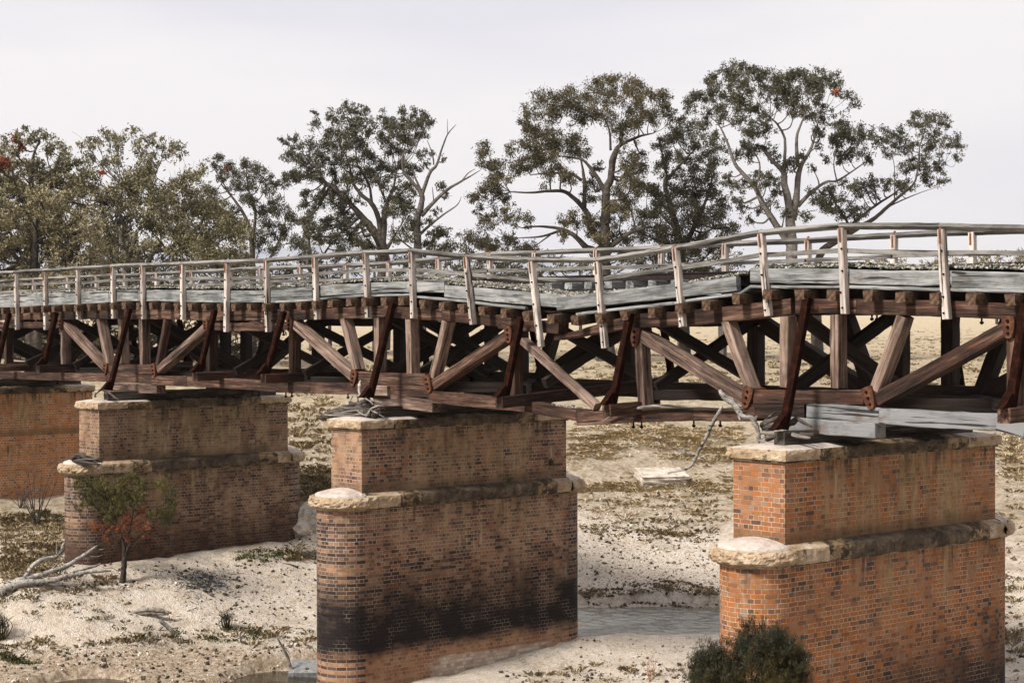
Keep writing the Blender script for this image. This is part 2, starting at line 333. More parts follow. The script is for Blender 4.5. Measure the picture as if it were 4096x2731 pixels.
PAL_ORANGE = [(0, (0.0880, 0.0484, 0.0352)), (.09, (0.1584, 0.0748, 0.0440)), (.18, (0.2376, 0.0880, 0.0317)), (.40, (0.3080, 0.1144, 0.0334)), (.60, (0.2992, 0.1364, 0.0616)), (.80, (0.3520, 0.1100, 0.0194)), (.955, (0.2464, 0.1628, 0.1056))]
PAL_BROWN = [(0, (0.0480, 0.0288, 0.0240)), (.14, (0.0960, 0.0464, 0.0320)), (.30, (0.1520, 0.0680, 0.0400)), (.50, (0.2080, 0.1000, 0.0576)), (.70, (0.2480, 0.1400, 0.0880)), (.88, (0.2720, 0.1040, 0.0400)), (.955, (0.2640, 0.1920, 0.1360))]
PAL_BROWN1 = [(0, (0.0444, 0.0281, 0.0222)), (.13, (0.0814, 0.0407, 0.0266)), (.36, (0.1332, 0.0629, 0.0355)), (.56, (0.1776, 0.0962, 0.0555)), (.74, (0.2146, 0.1332, 0.0814)), (.9, (0.2220, 0.0962, 0.0444)), (.96, (0.2442, 0.1998, 0.1554))]
PAL_P0 = [(0, (.22, .11, .07)), (.12, (.38, .15, .05)), (.4, (.48, .18, .05)), (.65, (.46, .235, .11)), (.85, (.50, .18, .045))]
def dark2(t, Y, Z, n):
    z = t.math('ADD', t.math('ADD', Z, t.math('MULTIPLY', n, .85)), t.math('MULTIPLY', Y, .02))
    a = t.step(z, -1.9, -4.9); zz = t.math('ADD', t.math('ADD', Z, t.math('MULTIPLY', n, .22)), t.math('MULTIPLY', Y, .0))
    return t.math('MULTIPLY', t.math('MULTIPLY', a, t.step(zz, -5.50, -4.85)), .97)
def warm2(t, Y, Z, n): return t.math('MULTIPLY', t.step(t.math('ADD', Z, t.math('MULTIPLY', n, .15)), -5.0, -5.22), .75)
def dark3(t, Y, Z, n):
    z = t.math('ADD', t.math('ADD', Z, t.math('MULTIPLY', n, .8)), t.math('MULTIPLY', Y, -.12))
    return t.math('MULTIPLY', t.step(z, -2.9, -5.6), .92)
def dark1(t, Y, Z, n):
    z = t.math('ADD', Z, t.math('MULTIPLY', n, .6)); return t.math('MULTIPLY', t.step(z, -2.2, -4.3), .8)
BR = {3: brick('orange red brick', PAL_ORANGE, (.44, .34, .25), .74, 0, dark3, seed=2.3),
      2: brick('brown and blue brick', PAL_BROWN, (.40, .33, .26), .66, .85, dark2, warm2, 5.1, .75, (.008, .006, .006)),
      1: brick('dusty brown brick', PAL_BROWN1, (.33, .27, .215), .68, .8, dark1, None, 8.7, 0, (.040, .019, .012)),
      0: brick('bright orange brick', PAL_P0, (.62, .50, .37), .92, 0, None, lambda t, Y, Z, n: t.math('MULTIPLY', t.math('MULTIPLY', t.step(Z, -1.3, -1.6), t.step(n, -.15, .25)), .55), 3.9)}

# ------------------------------------------------------------------ ground
SP = 12.557            # pier spacing
def G(c, x, y, z): p = atZ(c, x, y, z); return (p.x, p.y, z)
CP = [(-11.7, 6.6, -5.29), (-11.76, 2.39, -5.86), (-13.3, 0., -6.05), (-24.2, 6.6, -4.30), (-24.2, 1.1, -4.27), (-25.9, -.5, -4.45), (-26, 4, -4.2), (-36.87, 3.8, -3.6), (-38.5, 7, -3.4), (-38, 0, -3.75),
      (.9, 6.3, -5.0), (.9, 0, -5.6), (-.7, 3, -5.3), (4, 3, -5.2), (12, 8, -4.2), (10, -3, -5.4), (4, -6, -6.2), (-6, -5, -6.35), (-16, -4, -6.35), (-25, -5, -5.9),
      (0, -14, -6.2), (8, -16, -5.2), (14, -18, -3.2), (18, -21, -.9), (21, -24, .75), (26, -28, 1.5), (15, -32, 1.), (30, -18, 1.), (-10, -30, -3), (10, -40, 2), (30, -40, 2), (40, 0, 0),
      (-50, 4, -1.4), (-50, -12, -1.2), (-60, 4, -.3), (-40, -12, -3.2), (-30, -14, -4.8), (-70, -20, 0), (40, 30, -1), (60, 60, -.5), (20, 30, -3.4)]
for x, y, z in [(1340, 1395, -5.52), (1490, 1394, -5.52), (1640, 1391, -5.52), (1340, 1462, -5.46), (1500, 1467, -5.46), (1630, 1460, -5.46), (1480, 1425, -5.85), (1380, 1430, -5.8), (1600, 1425, -5.8),
                (1480, 1375, -5.33), (1480, 1300, -4.9), (1480, 1200, -4.05), (1480, 1100, -3.1), (1480, 1000, -1.9), (1480, 960, -1.45), (1480, 890, -.9), (1400, 830, -.5), (1900, 850, -.7), (2200, 850, -.7), (1700, 790, -.3), (1000, 790, -.3), (1400, 770, -.2), (2000, 770, -.2), (900, 860, -.7),
                (700, 905, -1.1), (700, 1000, -2.), (705, 1100, -2.9), (708, 1170, -3.5), (708, 1215, -3.95), (705, 1262, -4.35), (700, 1300, -4.7), (700, 1350, -5.1), (700, 1400, -5.5), (700, 1450, -5.8), (700, 1500, -6.0),
                (1400, 1520, -5.6), (1560, 1520, -5.6), (1480, 1568, -5.75),
                (60, 1150, -3.6), (60, 1250, -3.95), (60, 1340, -4.5), (60, 1400, -5.), (60, 1455, -5.6), (60, 1500, -6.05), (60, 1560, -6.2), (400, 1300, -4.35), (400, 1350, -4.75), (400, 1400, -5.25), (400, 1445, -5.75), (400, 1490, -6.05), (400, 1560, -6.2), (600, 1290, -4.45), (600, 1400, -5.45), (600, 1500, -6.02),
                (2335, 1000, -2.0), (2335, 1100, -2.9), (2335, 1200, -3.6), (2335, 1300, -4.2), (2335, 1400, -4.7), (2340, 1560, -5.2)]:
    CP.append(G('D', x, y, z))
for X, Yy, z in [(-200, 150, .1), (-150, 200, .1), (-250, 0, .3), (0, 250, .1), (150, 200, .1), (-250, 300, .2), (0, 120, -.2), (-100, 60, -.1), (-120, 100, -.1), (250, 0, .3)]: CP.append((X, Yy, z))
CP = np.array(CP)
def _phi(r): return r
_D = np.hypot(CP[:, None, 0]-CP[None, :, 0], CP[:, None, 1]-CP[None, :, 1])
_n = len(CP); _A = np.zeros((_n+1, _n+1)); _A[:_n, :_n] = _phi(_D)+np.eye(_n)*-.25; _A[:_n, _n] = 1; _A[_n, :_n] = 1
_w = np.linalg.solve(_A, np.append(CP[:, 2], 0))
def _vn(x, y, s, seed):      # cheap value noise
    x = x/s+seed*17.3; y = y/s+seed*9.1; xi = np.floor(x).astype(np.int64); yi = np.floor(y).astype(np.int64); fx = x-xi; fy = y-yi
    fx = fx*fx*(3-2*fx); fy = fy*fy*(3-2*fy)
    def h(a, b):
        k = (a*374761393+b*668265263+seed*974634) & 0xffffffff; k = ((k ^ (k >> 13))*1274126177) & 0xffffffff; return ((k ^ (k >> 16)) & 0xffff)/65535.
    return (h(xi, yi)*(1-fx)+h(xi+1, yi)*fx)*(1-fy)+(h(xi, yi+1)*(1-fx)+h(xi+1, yi+1)*fx)*fy-.5
WATERZ, WZ2 = -5.56, -6.33
_F2 = np.array([FW[0], FW[1]])/math.hypot(FW[0], FW[1])
POOLS = []
for _x, _y, _rf, _rl, _z in ((1490, 1425, 2.5, 5.2, WATERZ), (185, 1592, 1.9, 1.35, WZ2), (690, 1592, 3.0, 2.3, WZ2)):
    _p = atZ('D', _x, _y, _z); POOLS.append((_p.x, _p.y, _rf, _rl, _z))
def gz(x, y):
    x = np.atleast_1d(np.asarray(x, float)); y = np.atleast_1d(np.asarray(y, float)); z = np.zeros_like(x)
    far = np.hypot(x+20, y-20)
    for i in range(0, len(x), 20000):
        s = slice(i, i+20000); d = np.hypot(x[s, None]-CP[None, :, 0], y[s, None]-CP[None, :, 1]); z[s] = _phi(d)@_w[:_n]+_w[_n]
    t = np.clip((far-170)/120, 0, 1); z = z*(1-t)+.2*t
    a = np.clip((far-250)/3000, 0, 1)
    b = np.clip((z+6.6)/.8, .25, 1)
    fw = (x-CAM[0])*FW[0]+(y-CAM[1])*FW[1]; rough = np.clip((fw-20)/15, .3, 1)
    z = z + np.clip((far-170)/330, 0, 1)**2*4.5 + np.clip((far-500)/3000, 0, 1)*16
    z = z + (_vn(x, y, 6., 1)*.30+_vn(x, y, 2.3, 2)*.26+_vn(x, y, .9, 3)*.15)*b*rough*np.clip(1.4-far/160, .3, 1) + _vn(x, y, .38, 4)*.075*rough + _vn(x, y, .17, 5)*.030
    for cx_, cy_, rf, rl, wz in POOLS:
        dx, dy = x-cx_, y-cy_; q = np.sqrt(((dx*_F2[0]+dy*_F2[1])/rf)**2+((dx*_F2[1]-dy*_F2[0])/rl)**2)+_vn(x, y, 1.1, 7)*.16
        d = np.clip((q-.80)/.28, 0, 1); tgt = wz-.22+d*.25; near = np.clip((1.5-q)/.42, 0, 1)
        z = np.where(q < 1.08, np.minimum(z, tgt)*(q < 1.0)+(q >= 1.0)*np.maximum(np.minimum(z, tgt+.05), wz+.012), np.where(q < 1.5, np.maximum(z, wz+.012+(q-1.08)*.05), z))
    return z
def g1(x, y): return float(gz(x, y)[0])
def axis(lo, hi, a, b, st, gr):
    q = list(np.arange(a, b, st)); s = st; v = a
    L = []
    while v > lo: s *= gr; v -= s; L.append(v)
    s = st; v = q[-1]; H = []
    while v < hi: s *= gr; v += s; H.append(v)
    return np.array(L[::-1]+q+H)
fa = axis(-60, 6000, 30, 78, .13, 1.06); la = axis(-4000, 4000, -21, 17, .11, 1.12)
f2 = np.array([FW[0], FW[1]]); f2 /= np.linalg.norm(f2); r2 = np.array([-f2[1], f2[0]])*-1
FA, LA = np.meshgrid(fa, la, indexing='ij'); GX = CAM[0]+FA*f2[0]+LA*r2[0]; GY = CAM[1]+FA*f2[1]+LA*r2[1]
GZ = gz(GX.ravel(), GY.ravel())
V = np.stack([GX.ravel(), GY.ravel(), GZ], -1); nf_, nl = len(fa), len(la)
I = np.arange(nf_*nl).reshape(nf_, nl); F = np.stack([I[:-1, :-1].ravel(), I[:-1, 1:].ravel(), I[1:, 1:].ravel(), I[1:, :-1].ravel()], -1)
def ground_mat():
    t = NT('creek bed sand and dry pasture'); P = t.n('ShaderNodeNewGeometry').outputs['Position']
    sx = t.n('ShaderNodeSeparateXYZ'); t.l(P, sx.inputs[0]); Z = sx.outputs[2]
    n1 = t.noise(P, .35, 5, .6); n2 = t.noise(P, 1.6, 6, .68); n3 = t.noise(P, 7, 5, .7); n4 = t.noise(P, 28, 3, .7)
    sand = t.ramp(t.math('ADD', t.math('MULTIPLY', n2, .5), t.math('MULTIPLY', n3, .5)), [(.30, (.38, .27, .17)), (.40, (.62, .51, .39)), (.50, (.76, .66, .55)), (.68, (.83, .76, .67))])
    sand = t.mix(t.math('MULTIPLY', t.step(n4, .48, .66), .55), sand, (.30, .21, .13)); sand = t.mix(t.math('MULTIPLY', t.step(t.noise(t.map(P, (1, 1, 1), (31, 8, 2)), 3.2, 6, .75), .55, .65), .5), sand, (.22, .155, .09))
    earth = t.ramp(t.math('ADD', t.math('MULTIPLY', n2, .45), t.math('MULTIPLY', n3, .55)), [(.32, (.12, .085, .045)), (.44, (.33, .25, .16)), (.53, (.52, .43, .32)), (.66, (.66, .58, .47))])
    past = t.ramp(t.math('ADD', t.math('MULTIPLY', n2, .5), t.math('MULTIPLY', n3, .5)), [(.34, (.16, .12, .065)), (.45, (.36, .285, .18)), (.54, (.54, .44, .30)), (.66, (.66, .56, .41))])
    zz = t.math('ADD', Z, t.math('MULTIPLY', t.math('SUBTRACT', n1, .5), 2.6))
    c = t.mix(t.step(zz, -4.6, -3.6), sand, earth); c = t.mix(t.step(zz, -2.3, -1.0), c, past)
    c = t.mix(t.math('MULTIPLY', t.step(t.noise(t.map(P, (1, 1, 1), (13, 5, 9)), 9, 5, .75), .55, .64), t.math('MULTIPLY', t.step(t.noise(P, .8, 4, .6), .42, .55), .6)), c, (.10, .075, .045))
    gr = t.math('MULTIPLY', t.step(t.noise(t.map(P, (1, 1, 1), (3, 8, 0)), .55, 6, .7),   .54, .66), .3)
    c = t.mix(gr, c, t.ramp(n3, [(.35, (.10, .085, .04)), (.6, (.27, .225, .13)), (.75, (.42, .34, .21))]))
    mud = t.math('MULTIPLY', t.step(t.math('ADD', Z, t.math('MULTIPLY', t.math('SUBTRACT', n2, .5), .5)), -5.75, -6.05), .75)
    c = t.mix(mud, c, t.ramp(n3, [(.35, (.12, .08, .045)), (.5, (.38, .27, .17)), (.62, (.66, .53, .40))]))
    t.bump(t.math('ADD', n3, t.math('MULTIPLY', n4, .5)), .14, 1.); t.b.inputs['Roughness'].default_value = .95
    return t.out(c)
GM = ground_mat()
tag(link('ground', fastmesh(V, F, 4), GM, None, None, True), kind='structure')

def water_mat(name, c, sc, st):
    t = NT(name); t.b.inputs['Base Color'].default_value = (*c, 1); t.b.inputs['Roughness'].default_value = .08; t.b.inputs['Specular IOR Level'].default_value = .5; t.b.inputs['IOR'].default_value = 1.33
    P = t.n('ShaderNodeNewGeometry').outputs['Position']; t.bump(t.noise(t.map(P, (1, 1.6, 1)), sc, 3, .65, .6), .02, st); return t.m
WM = water_mat('shallow creek water', (.15, .145, .115), 9, .5)
def water(name, cx, cy, rx, ry, rot, z, m, amp=1.):
    st = .07; a = np.arange(-rx, rx, st); b = np.arange(-ry, ry, st); A, B = np.meshgrid(a, b, indexing='ij'); X = cx+A*math.cos(rot)-B*math.sin(rot); Y = cy+A*math.sin(rot)+B*math.cos(rot)
    u = X*.9+Y*.3; v = Y*1.7-X*.5
    Z = z+(_vn(u.ravel(), v.ravel(), .30, 31)*.05+_vn(u.ravel(), v.ravel(), .13, 32)*.022)*amp-.012; n0, n1 = len(a), len(b); I = np.arange(n0*n1).reshape(n0, n1)
    F = np.stack([I[:-1, :-1].ravel(), I[1:, :-1].ravel(), I[1:, 1:].ravel(), I[:-1, 1:].ravel()], -1)
    c = (((A/rx)**2+(B/ry)**2) < 1).ravel(); F = F[c[F].all(1)]
    tag(link(name, fastmesh(np.stack([X.ravel(), Y.ravel(), Z], -1), F, 4), m, None, None, True), kind='structure')
DWM = water_mat('dark pool water', (.03, .024, .015), 6, .3)
for k, (cx_, cy_, rf, rl, wz) in enumerate(POOLS): water('creek_water' if k == 0 else 'pool_water', cx_, cy_, rf*1.1, rl*1.1, math.atan2(_F2[1], _F2[0]), wz, DWM if k else WM, .15 if k else 1.)

# distant hills, aerial haze put into their colour as pale blue
hm = NT('haze-blue distant hills'); hm.out(hm.ramp(hm.noise(hm.n('ShaderNodeNewGeometry').outputs['Position'], .01, 4), [(.35, (.20, .22, .26)), (.65, (.30, .31, .34))]))
def ridge(name, dist, prof, depth):
    V = []; F = []
    n = 160
    for i in range(n+1):
        x = -900+i*4200/n; y = np.interp(x, [q[0] for q in prof], [q[1] for q in prof])
        top = atD('D', x, y, dist); top.z += dist*.0012*(_vn(np.array([x]), np.array([0.]), 90, 3)[0]+.5*_vn(np.array([x]), np.array([0.]), 33, 4)[0])
        d = Vector((FW[0], FW[1], 0)).normalized()
        for k, (o, s) in enumerate([(-depth, 0), (-depth*.5, .55), (0, 1), (depth, .5), (depth*2, 0)]):
            q = top + d*o; V.append((q.x, q.y, top.z*s - (3 if s == 0 else 0)))
    for i in range(n):
        for k in range(4): a = i*5+k; F.append((a, a+5, a+6, a+1))
    tag(link(name, mesh(V, F), hm.m, None, None, True), kind='structure')
ridge('hills', 6300, [(-900, 585), (300, 578), (640, 570), (760, 566), (1000, 578), (1100, 580), (1300, 588), (1500, 596), (1900, 600), (2352, 612), (3300, 600)], 500)

# ------------------------------------------------------------------ piers
def prism(bm, ring, z0, z1, u0=0.):
    """vertical wall round a ring [(x,y)], uv = perimeter metres, height; returns nothing"""
    uvl = bm.loops.layers.uv.verify(); n = len(ring); s = [u0]
    for i in range(n): a = ring[i]; b = ring[(i+1) % n]; s.append(s[-1]+math.hypot(b[0]-a[0], b[1]-a[1]))
    lo = [bm.verts.new((x, y, z0)) for x, y in ring]; hi = [bm.verts.new((x, y, z1)) for x, y in ring]
    for i in range(n):
        j = (i+1) % n; f = bm.faces.new((lo[i], lo[j], hi[j], hi[i]))
        for l, uv in zip(f.loops, ((s[i], z0), (s[i+1], z0), (s[i+1], z1), (s[i], z1))): l[uvl].uv = uv
    f = bm.faces.new(hi); f2_ = bm.faces.new(lo[::-1])
    for ff in (f, f2_):
        for l in ff.loops: l[uvl].uv = (l.vert.co.x, l.vert.co.y)
def stadium(a, y0, y1, n=20):
    r = [(a, y0), (a, y1)] ; r = []
    for i in range(n+1): t = math.pi*i/n; r.append((a*math.cos(t), y1+a*math.sin(t)))
    for i in range(n+1): t = math.pi+math.pi*i/n; r.append((a*math.cos(t), y0+a*math.sin(t)))
    return r
def roughblock(name, parent, org, x0, x1, y0, y1, z0, z1, mat, slope=.05, rough=.022, sides=('x+', 'x-'), top=True, topmat=None, seed=0):
    """rock-faced coping stone: fillet at the bottom, bulging quarry face, weathered top"""
    bm = bmesh.new(); nx = max(3, int((x1-x0)/.07)); ny = max(3, int((y1-y0)/.07)); nz_ = 5
    grid = {}
    def P(i, j, k):
        if (i, j, k) in grid: return grid[(i, j, k)]
        fx, fy, fz = i/nx, j/ny, k/nz_
        x, y, z = x0+(x1-x0)*fx, y0+(y1-y0)*fy, z0+(z1-z0)*fz
        if 0 < fz < 1:
            n = mnoise.fractal(Vector((x*6+seed, y*6, z*9)), 1., 2., 4)*rough*1.3 + .012
            if 'x+' in sides and i == nx: x += n
            if 'x-' in sides and i == 0: x -= n
            if 'y-' in sides and j == 0: y -= n
            if 'y+' in sides and j == ny: y += n
        if k == nz_:
            ex = min(fx, 1-fx)*2
            if sides == ('x+',): ex = (1-fx)*.5
            if sides == ('x-',): ex = fx*.5
            ey = 1.
            if 'y-' in sides: ey = min(ey, (y-y0)/.25)
            if 'y+' in sides: ey = min(ey, (y1-y)/.25)
            z += slope*min(1, min(ex*2.2, ey)) + mnoise.noise(Vector((x*4, y*4, seed)))*.006
            if i in (0, nx) or j in (0, ny): z += mnoise.noise(Vector((x*9, y*9, 3.)))*.006
        v = bm.verts.new((x, y, z)); grid[(i, j, k)] = v; return v
    def quad(a, b, c, d, mi=0): f = bm.faces.new((P(*a), P(*b), P(*c), P(*d))); f.material_index = mi
    for j in range(ny):
        for k in range(nz_): quad((nx, j, k), (nx, j+1, k), (nx, j+1, k+1), (nx, j, k+1)); quad((0, j+1, k), (0, j, k), (0, j, k+1), (0, j+1, k+1))
    for i in range(nx):
        for k in range(nz_): quad((i, 0, k), (i+1, 0, k), (i+1, 0, k+1), (i, 0, k+1)); quad((i+1, ny, k), (i, ny, k), (i, ny, k+1), (i+1, ny, k+1))
        for j in range(ny): quad((i, j, nz_), (i+1, j, nz_), (i+1, j+1, nz_), (i, j+1, nz_), 1 if topmat else 0); quad((i, j+1, 0), (i+1, j+1, 0), (i+1, j, 0), (i, j, 0))
    me = bpy.data.meshes.new('m'); bm.to_mesh(me); bm.free(); me.materials.append(mat)
    if topmat: me.materials.append(topmat)
    return link(name, me, mat, parent, Matrix.Translation(Vector(org)))
def pier(idx, base, label, plain=False):
    X0 = -(3-idx)*SP; org = Vector((X0, 0, 0))
    T = thing('brick_pier', (X0, 0, 0), label, 'bridge pier', 'brick piers carrying the timber bridge')
    bm = bmesh.new(); prism(bm, [(.6, 0), (.6, 6.31), (-.6, 6.31), (-.6, 0)], base if plain else -1.62, 0, idx*.37)
    me = bpy.data.meshes.new('m'); bm.to_mesh(me); bm.free(); link('upper_shaft', me, BR[idx], T, Matrix.Translation(org))
    if not plain:
        bm = bmesh.new(); prism(bm, stadium(.69, 0, 6.31), base, -1.79, idx*.53)
        me = bpy.data.meshes.new('m'); bm.to_mesh(me); bm.free(); link('lower_shaft', me, BR[idx], T, Matrix.Translation(org))
    # coping: fillet then blocks
    js = [-.08, .86, 1.62, 2.4, 3.2, 4.0, 4.62, 5.30, 6.39]
    boxobj('coping_fillet', (X0-.645, X0+.645, -.045, 6.355, 0, .04), ST_MID, T)
    for k in range(len(js)-1):
        s = ['x+', 'x-'] + (['y-'] if k == 0 else []) + (['y+'] if k == len(js)-2 else [])
        m = ST_CLEAN if k in (0, len(js)-2) else (ST_MID if k in (1, len(js)-3) else ST_DARK)  # mid-cap stones darker: shade of the deck put into their colour
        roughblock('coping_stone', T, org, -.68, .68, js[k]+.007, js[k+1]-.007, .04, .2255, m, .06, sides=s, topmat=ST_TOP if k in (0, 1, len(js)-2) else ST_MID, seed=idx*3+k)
    if plain: return T
    # string course: blocks along both flanks and a half round stone on each nose
    jb = [0.02, .31, .95, 1.55, 2.28, 2.80, 3.38, 4.12, 5.15, 5.80, 6.29]
    boxobj('band_fillet', (X0-.735, X0+.735, 0.0, 6.31, -1.80, -1.76), ST_MID, T)
    boxobj('mortar_core', (X0-.806, X0+.806, 0.03, 6.28, -1.758, -1.508), ST_MORT, T)
    boxobj('mortar_core', (X0-.664, X0+.664, -.064, 6.374, .046, .218), ST_MORT, T)
    for k in range(len(jb)-1):
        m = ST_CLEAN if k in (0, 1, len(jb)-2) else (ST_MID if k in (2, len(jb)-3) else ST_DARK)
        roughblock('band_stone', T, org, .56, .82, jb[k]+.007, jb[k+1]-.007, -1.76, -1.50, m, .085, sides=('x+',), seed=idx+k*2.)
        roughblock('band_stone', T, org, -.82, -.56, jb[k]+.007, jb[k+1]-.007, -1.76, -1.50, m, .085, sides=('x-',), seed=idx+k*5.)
    for sgn, yc in ((-1, 0), (1, 6.31)):
        V = []; F = []; n = 64; prof = [(.735, -1.80), (.735, -1.765), (.80, -1.757), (.845, -1.73), (.865, -1.70), (.872, -1.66), (.872, -1.62), (.868, -1.58), (.850, -1.54), (.835, -1.515), (.80, -1.505), (.755, -1.50), (.748, -1.56)]
        for i in range(n+1):
            th = math.pi*i/n
            for r_, z in prof:
                rr = r_ + (mnoise.fractal(Vector((math.cos(th)*7+idx*7, math.sin(th)*7*sgn, z*14)), 1., 2., 4)*.045 if -1.76 < z < -1.5 else 0)
                V.append((rr*math.cos(th), yc+sgn*rr*math.sin(th), z))
        k = len(prof)
        for i in range(n):
            for j in range(k-1): q = (i*k+j, (i+1)*k+j, (i+1)*k+j+1, i*k+j+1); F.append(q if sgn > 0 else q[::-1])
        link('nose_stone', mesh(V, F), ST_CLEAN, T, Matrix.Translation(org), False)
        V = [(0, yc, -1.33)]; F = []
        rs = [.2, .4, .58, .69, .725, .735]
        for i in range(n+1):
            th = math.pi*i/n
            for r_ in rs:
                z = -1.33-.13*(r_/.735)**2 - (.012 if r_ == .725 else .09 if r_ == .735 else 0); V.append((r_*math.cos(th), yc+sgn*r_*math.sin(th), z + mnoise.noise(Vector((r_*math.cos(th)*5, r_*math.sin(th)*5, idx)))*.008))
        k = len(rs)
        for i in range(n):
            a = 1+i*k; b = 1+(i+1)*k; F.append((0, a, b) if sgn > 0 else (0, b, a))
            for j in range(k-1): q = (a+j, a+j+1, b+j+1, b+j); F.append(q if sgn > 0 else q[::-1])
        link('nose_dome', mesh(V, F), ST_TOP, T, Matrix.Translation(org), True)
    return T
PIER = {3: pier(3, -6.6, 'orange-red brick bridge pier nearest the camera, behind the dark bush at lower right'),
        2: pier(2, -7.0, 'brown brick pier with a black stained lower half and twigs heaped on its cap'),
        1: pier(1, -5.6, 'dusty brown brick pier behind the small green and orange tree'),
        0: pier(0, -5.2, 'bright orange brick pier cut by the left edge, farthest in the row', True)}

# ------------------------------------------------------------------ timber trusses
NY, FY = 1.30, 4.70     # front face of near truss, inner face of far truss
TH = .30
names = {0: 'far left span', 1: 'second span from the left', 2: 'sagging span between the two nearest piers', 3: 'span at the right edge'}
def T_(c, *q): return [atY(c, q[i], q[i+1], NY) for i in range(0, len(q), 2)]
def shoe(parent, c, x0, y0, x1, y1, wd=.20, Y=None):
    """cast iron shoe plate: tapered plate standing proud of the truss face"""
    A = atY(c, x0, y0, NY) if c else Vector(x0); B = atY(c, x1, y1, NY) if c else Vector(x1)
    X = (B-A).normalized(); L = (B-A).length; Y = Vector((0, 1, 0)); Z = X.cross(Y)
    m = Matrix(((X.x, Y.x, Z.x, A.x), (X.y, Y.y, Z.y, A.y), (X.z, Y.z, Z.z, A.z), (0, 0, 0, 1)))
    bm = bmesh.new(); prof = [(0, .42), (.06, .5), (.45, .5), (.8, .38), (.97, .22), (1, .1)]
    ring = [(s*L, wd*q) for s, q in prof]+[(s*L, -wd*q) for s, q in prof[::-1]]
    a = [bm.verts.new((x, -.045, z)) for x, z in ring]; b = [bm.verts.new((x, TH+.03, z)) for x, z in ring]
    n = len(ring)
    for i in range(n): bm.faces.new((a[i], a[(i+1) % n], b[(i+1) % n], b[i]))
    bm.faces.new(a[::-1]); bm.faces.new(b)
    bmesh.ops.recalc_face_normals(bm, faces=bm.faces); me = bpy.data.meshes.new('m'); bm.to_mesh(me); bm.free()
    s = link('iron_shoe', me, STRAP if False else SHOE, parent, m)
    for k, fr in enumerate((.22, .5, .78)):
        bm = bmesh.new(); bmesh.ops.create_cone(bm, cap_ends=True, segments=8, radius1=.026, radius2=.022, depth=.03, matrix=Matrix.Translation((fr*L, -.06, 0)) @ Matrix.Rotation(math.pi/2, 4, 'X'))
        me = bpy.data.meshes.new('m'); bm.to_mesh(me); bm.free(); link('bolt', me, IRON, s, m)
SHOE = rust('brown iron shoe', (0.0225, 0.0083, 0.0053), (0.0638, 0.0203, 0.0105), (0.1500, 0.0638, 0.0225))

tr = {i: thing('timber_truss', (-(3-i)*SP-SP/2 if i < 3 else 3., NY, .9), 'near-side brown timber truss under the deck, '+names[i], 'truss', 'near-side timber trusses') for i in (0, 1, 2)}
tr[3] = thing('timber_truss', (3., NY, .9), 'near-side timber truss with a pale bottom beam, '+names[3], 'truss', 'near-side timber trusses')
tr[0].location.x = -3*SP+SP/2; tr[1].location.x = -2*SP+SP/2; tr[2].location.x = -SP/2
def poly(name, par, c, pts, h, mat, t=TH, off=0., **kw):
    P = [atY(c, x, y, NY) for x, y in pts]
    for i in range(len(P)-1): beam(name, par, P[i], P[i+1], h, t, mat, off+ (i % 2)*.006, **kw)
# top chords (traced along their sag)
poly('top_chord', tr[0], 'a', [(-420, 770), (80, 757), (500, 754), (1050, 745)], .28, W_TRUSS)
poly('top_chord', tr[1], 'a', [(1050, 745), (1500, 748), (1900, 757)], .28, W_TRUSS)
poly('top_chord', tr[1], 'b', [(-190, 757), (300, 750), (700, 742), (1120, 722)], .27, W_TRUSS)
poly('top_chord', tr[2], 'b', [(1120, 722), (1600, 752), (2140, 812)], .27, W_TRUSS)
poly('top_chord', tr[2], 'c', [(-15, 722), (430, 762)], .25, W_TRUSS)
poly('top_chord', tr[2], 'c', [(1000, 708), (400, 838)], .27, W_TRUSS, taper=.25)
poly('top_chord', tr[2], 'c', [(1000, 708), (1330, 690), (1640, 660), (2145, 600)], .29, W_TRUSS)
poly('top_chord', tr[3], 'd', [(300, 617), (700, 620), (1240, 634), (1830, 662), (2500, 700)], .27, W_TRUSS)
# straining beams under the chord in the middle panels
poly('straining_beam', tr[0], 'a', [(-420, 840), (60, 836), (500, 834)], .20, W_TRUSS)
poly('straining_beam', tr[1], 'a', [(1795, 848), (2300, 850)], .22, W_TRUSS)
poly('straining_beam', tr[1], 'b', [(-10, 840), (312, 842)], .22, W_TRUSS)
poly('straining_beam', tr[3], 'd', [(1760, 760), (2500, 790)], .24, W_TRUSS)
# diagonals: (truss, frame, x0,y0, x1,y1, face height, material)
for i, c, x0, y0, x1, y1, h, m in [
    (0, 'a', 527, 835, 865, 1195, .22, W_TRUSSP), (0, 'a', 811, 790, 885, 1165, .18, W_TRUSSP), (1, 'a', 1310, 1210, 1715, 845, .22, W_TRUSSP), (1, 'a', 1376, 790, 1302, 1180, .17, W_TRUSS),
    (1, 'b', 358, 830, 855, 1280, .23, W_TRUSSP), (1, 'b', 762, 780, 872, 1215, .19, W_TRUSSP), (2, 'b', 1525, 1335, 2150, 915, .24, W_TRUSS), (2, 'b', 1624, 800, 1510, 1275, .18, W_TRUSSP),
    (2, 'c', 1030, 820, 1795, 1292, .25, W_TRUSSP), (2, 'c', 1646, 703, 1828, 1215, .19, W_TRUSSP), (3, 'd', 825, 1232, 1690, 762, .25, W_TRUSS), (3, 'd', 992, 682, 812, 1170, .20, W_TRUSSP),
    (2, 'c', 150, 855, 690, 1345, .16, W_TRUSSP)]:
    A, B = T_(c, x0, y0, x1, y1); d = beam('diagonal_strut', tr[i], A, B, h, .28 if h > .17 else .2, m, .01)
    if (c, x0) == ('c', 150): d['label'] = 'cracked diagonal fallen from its seat'
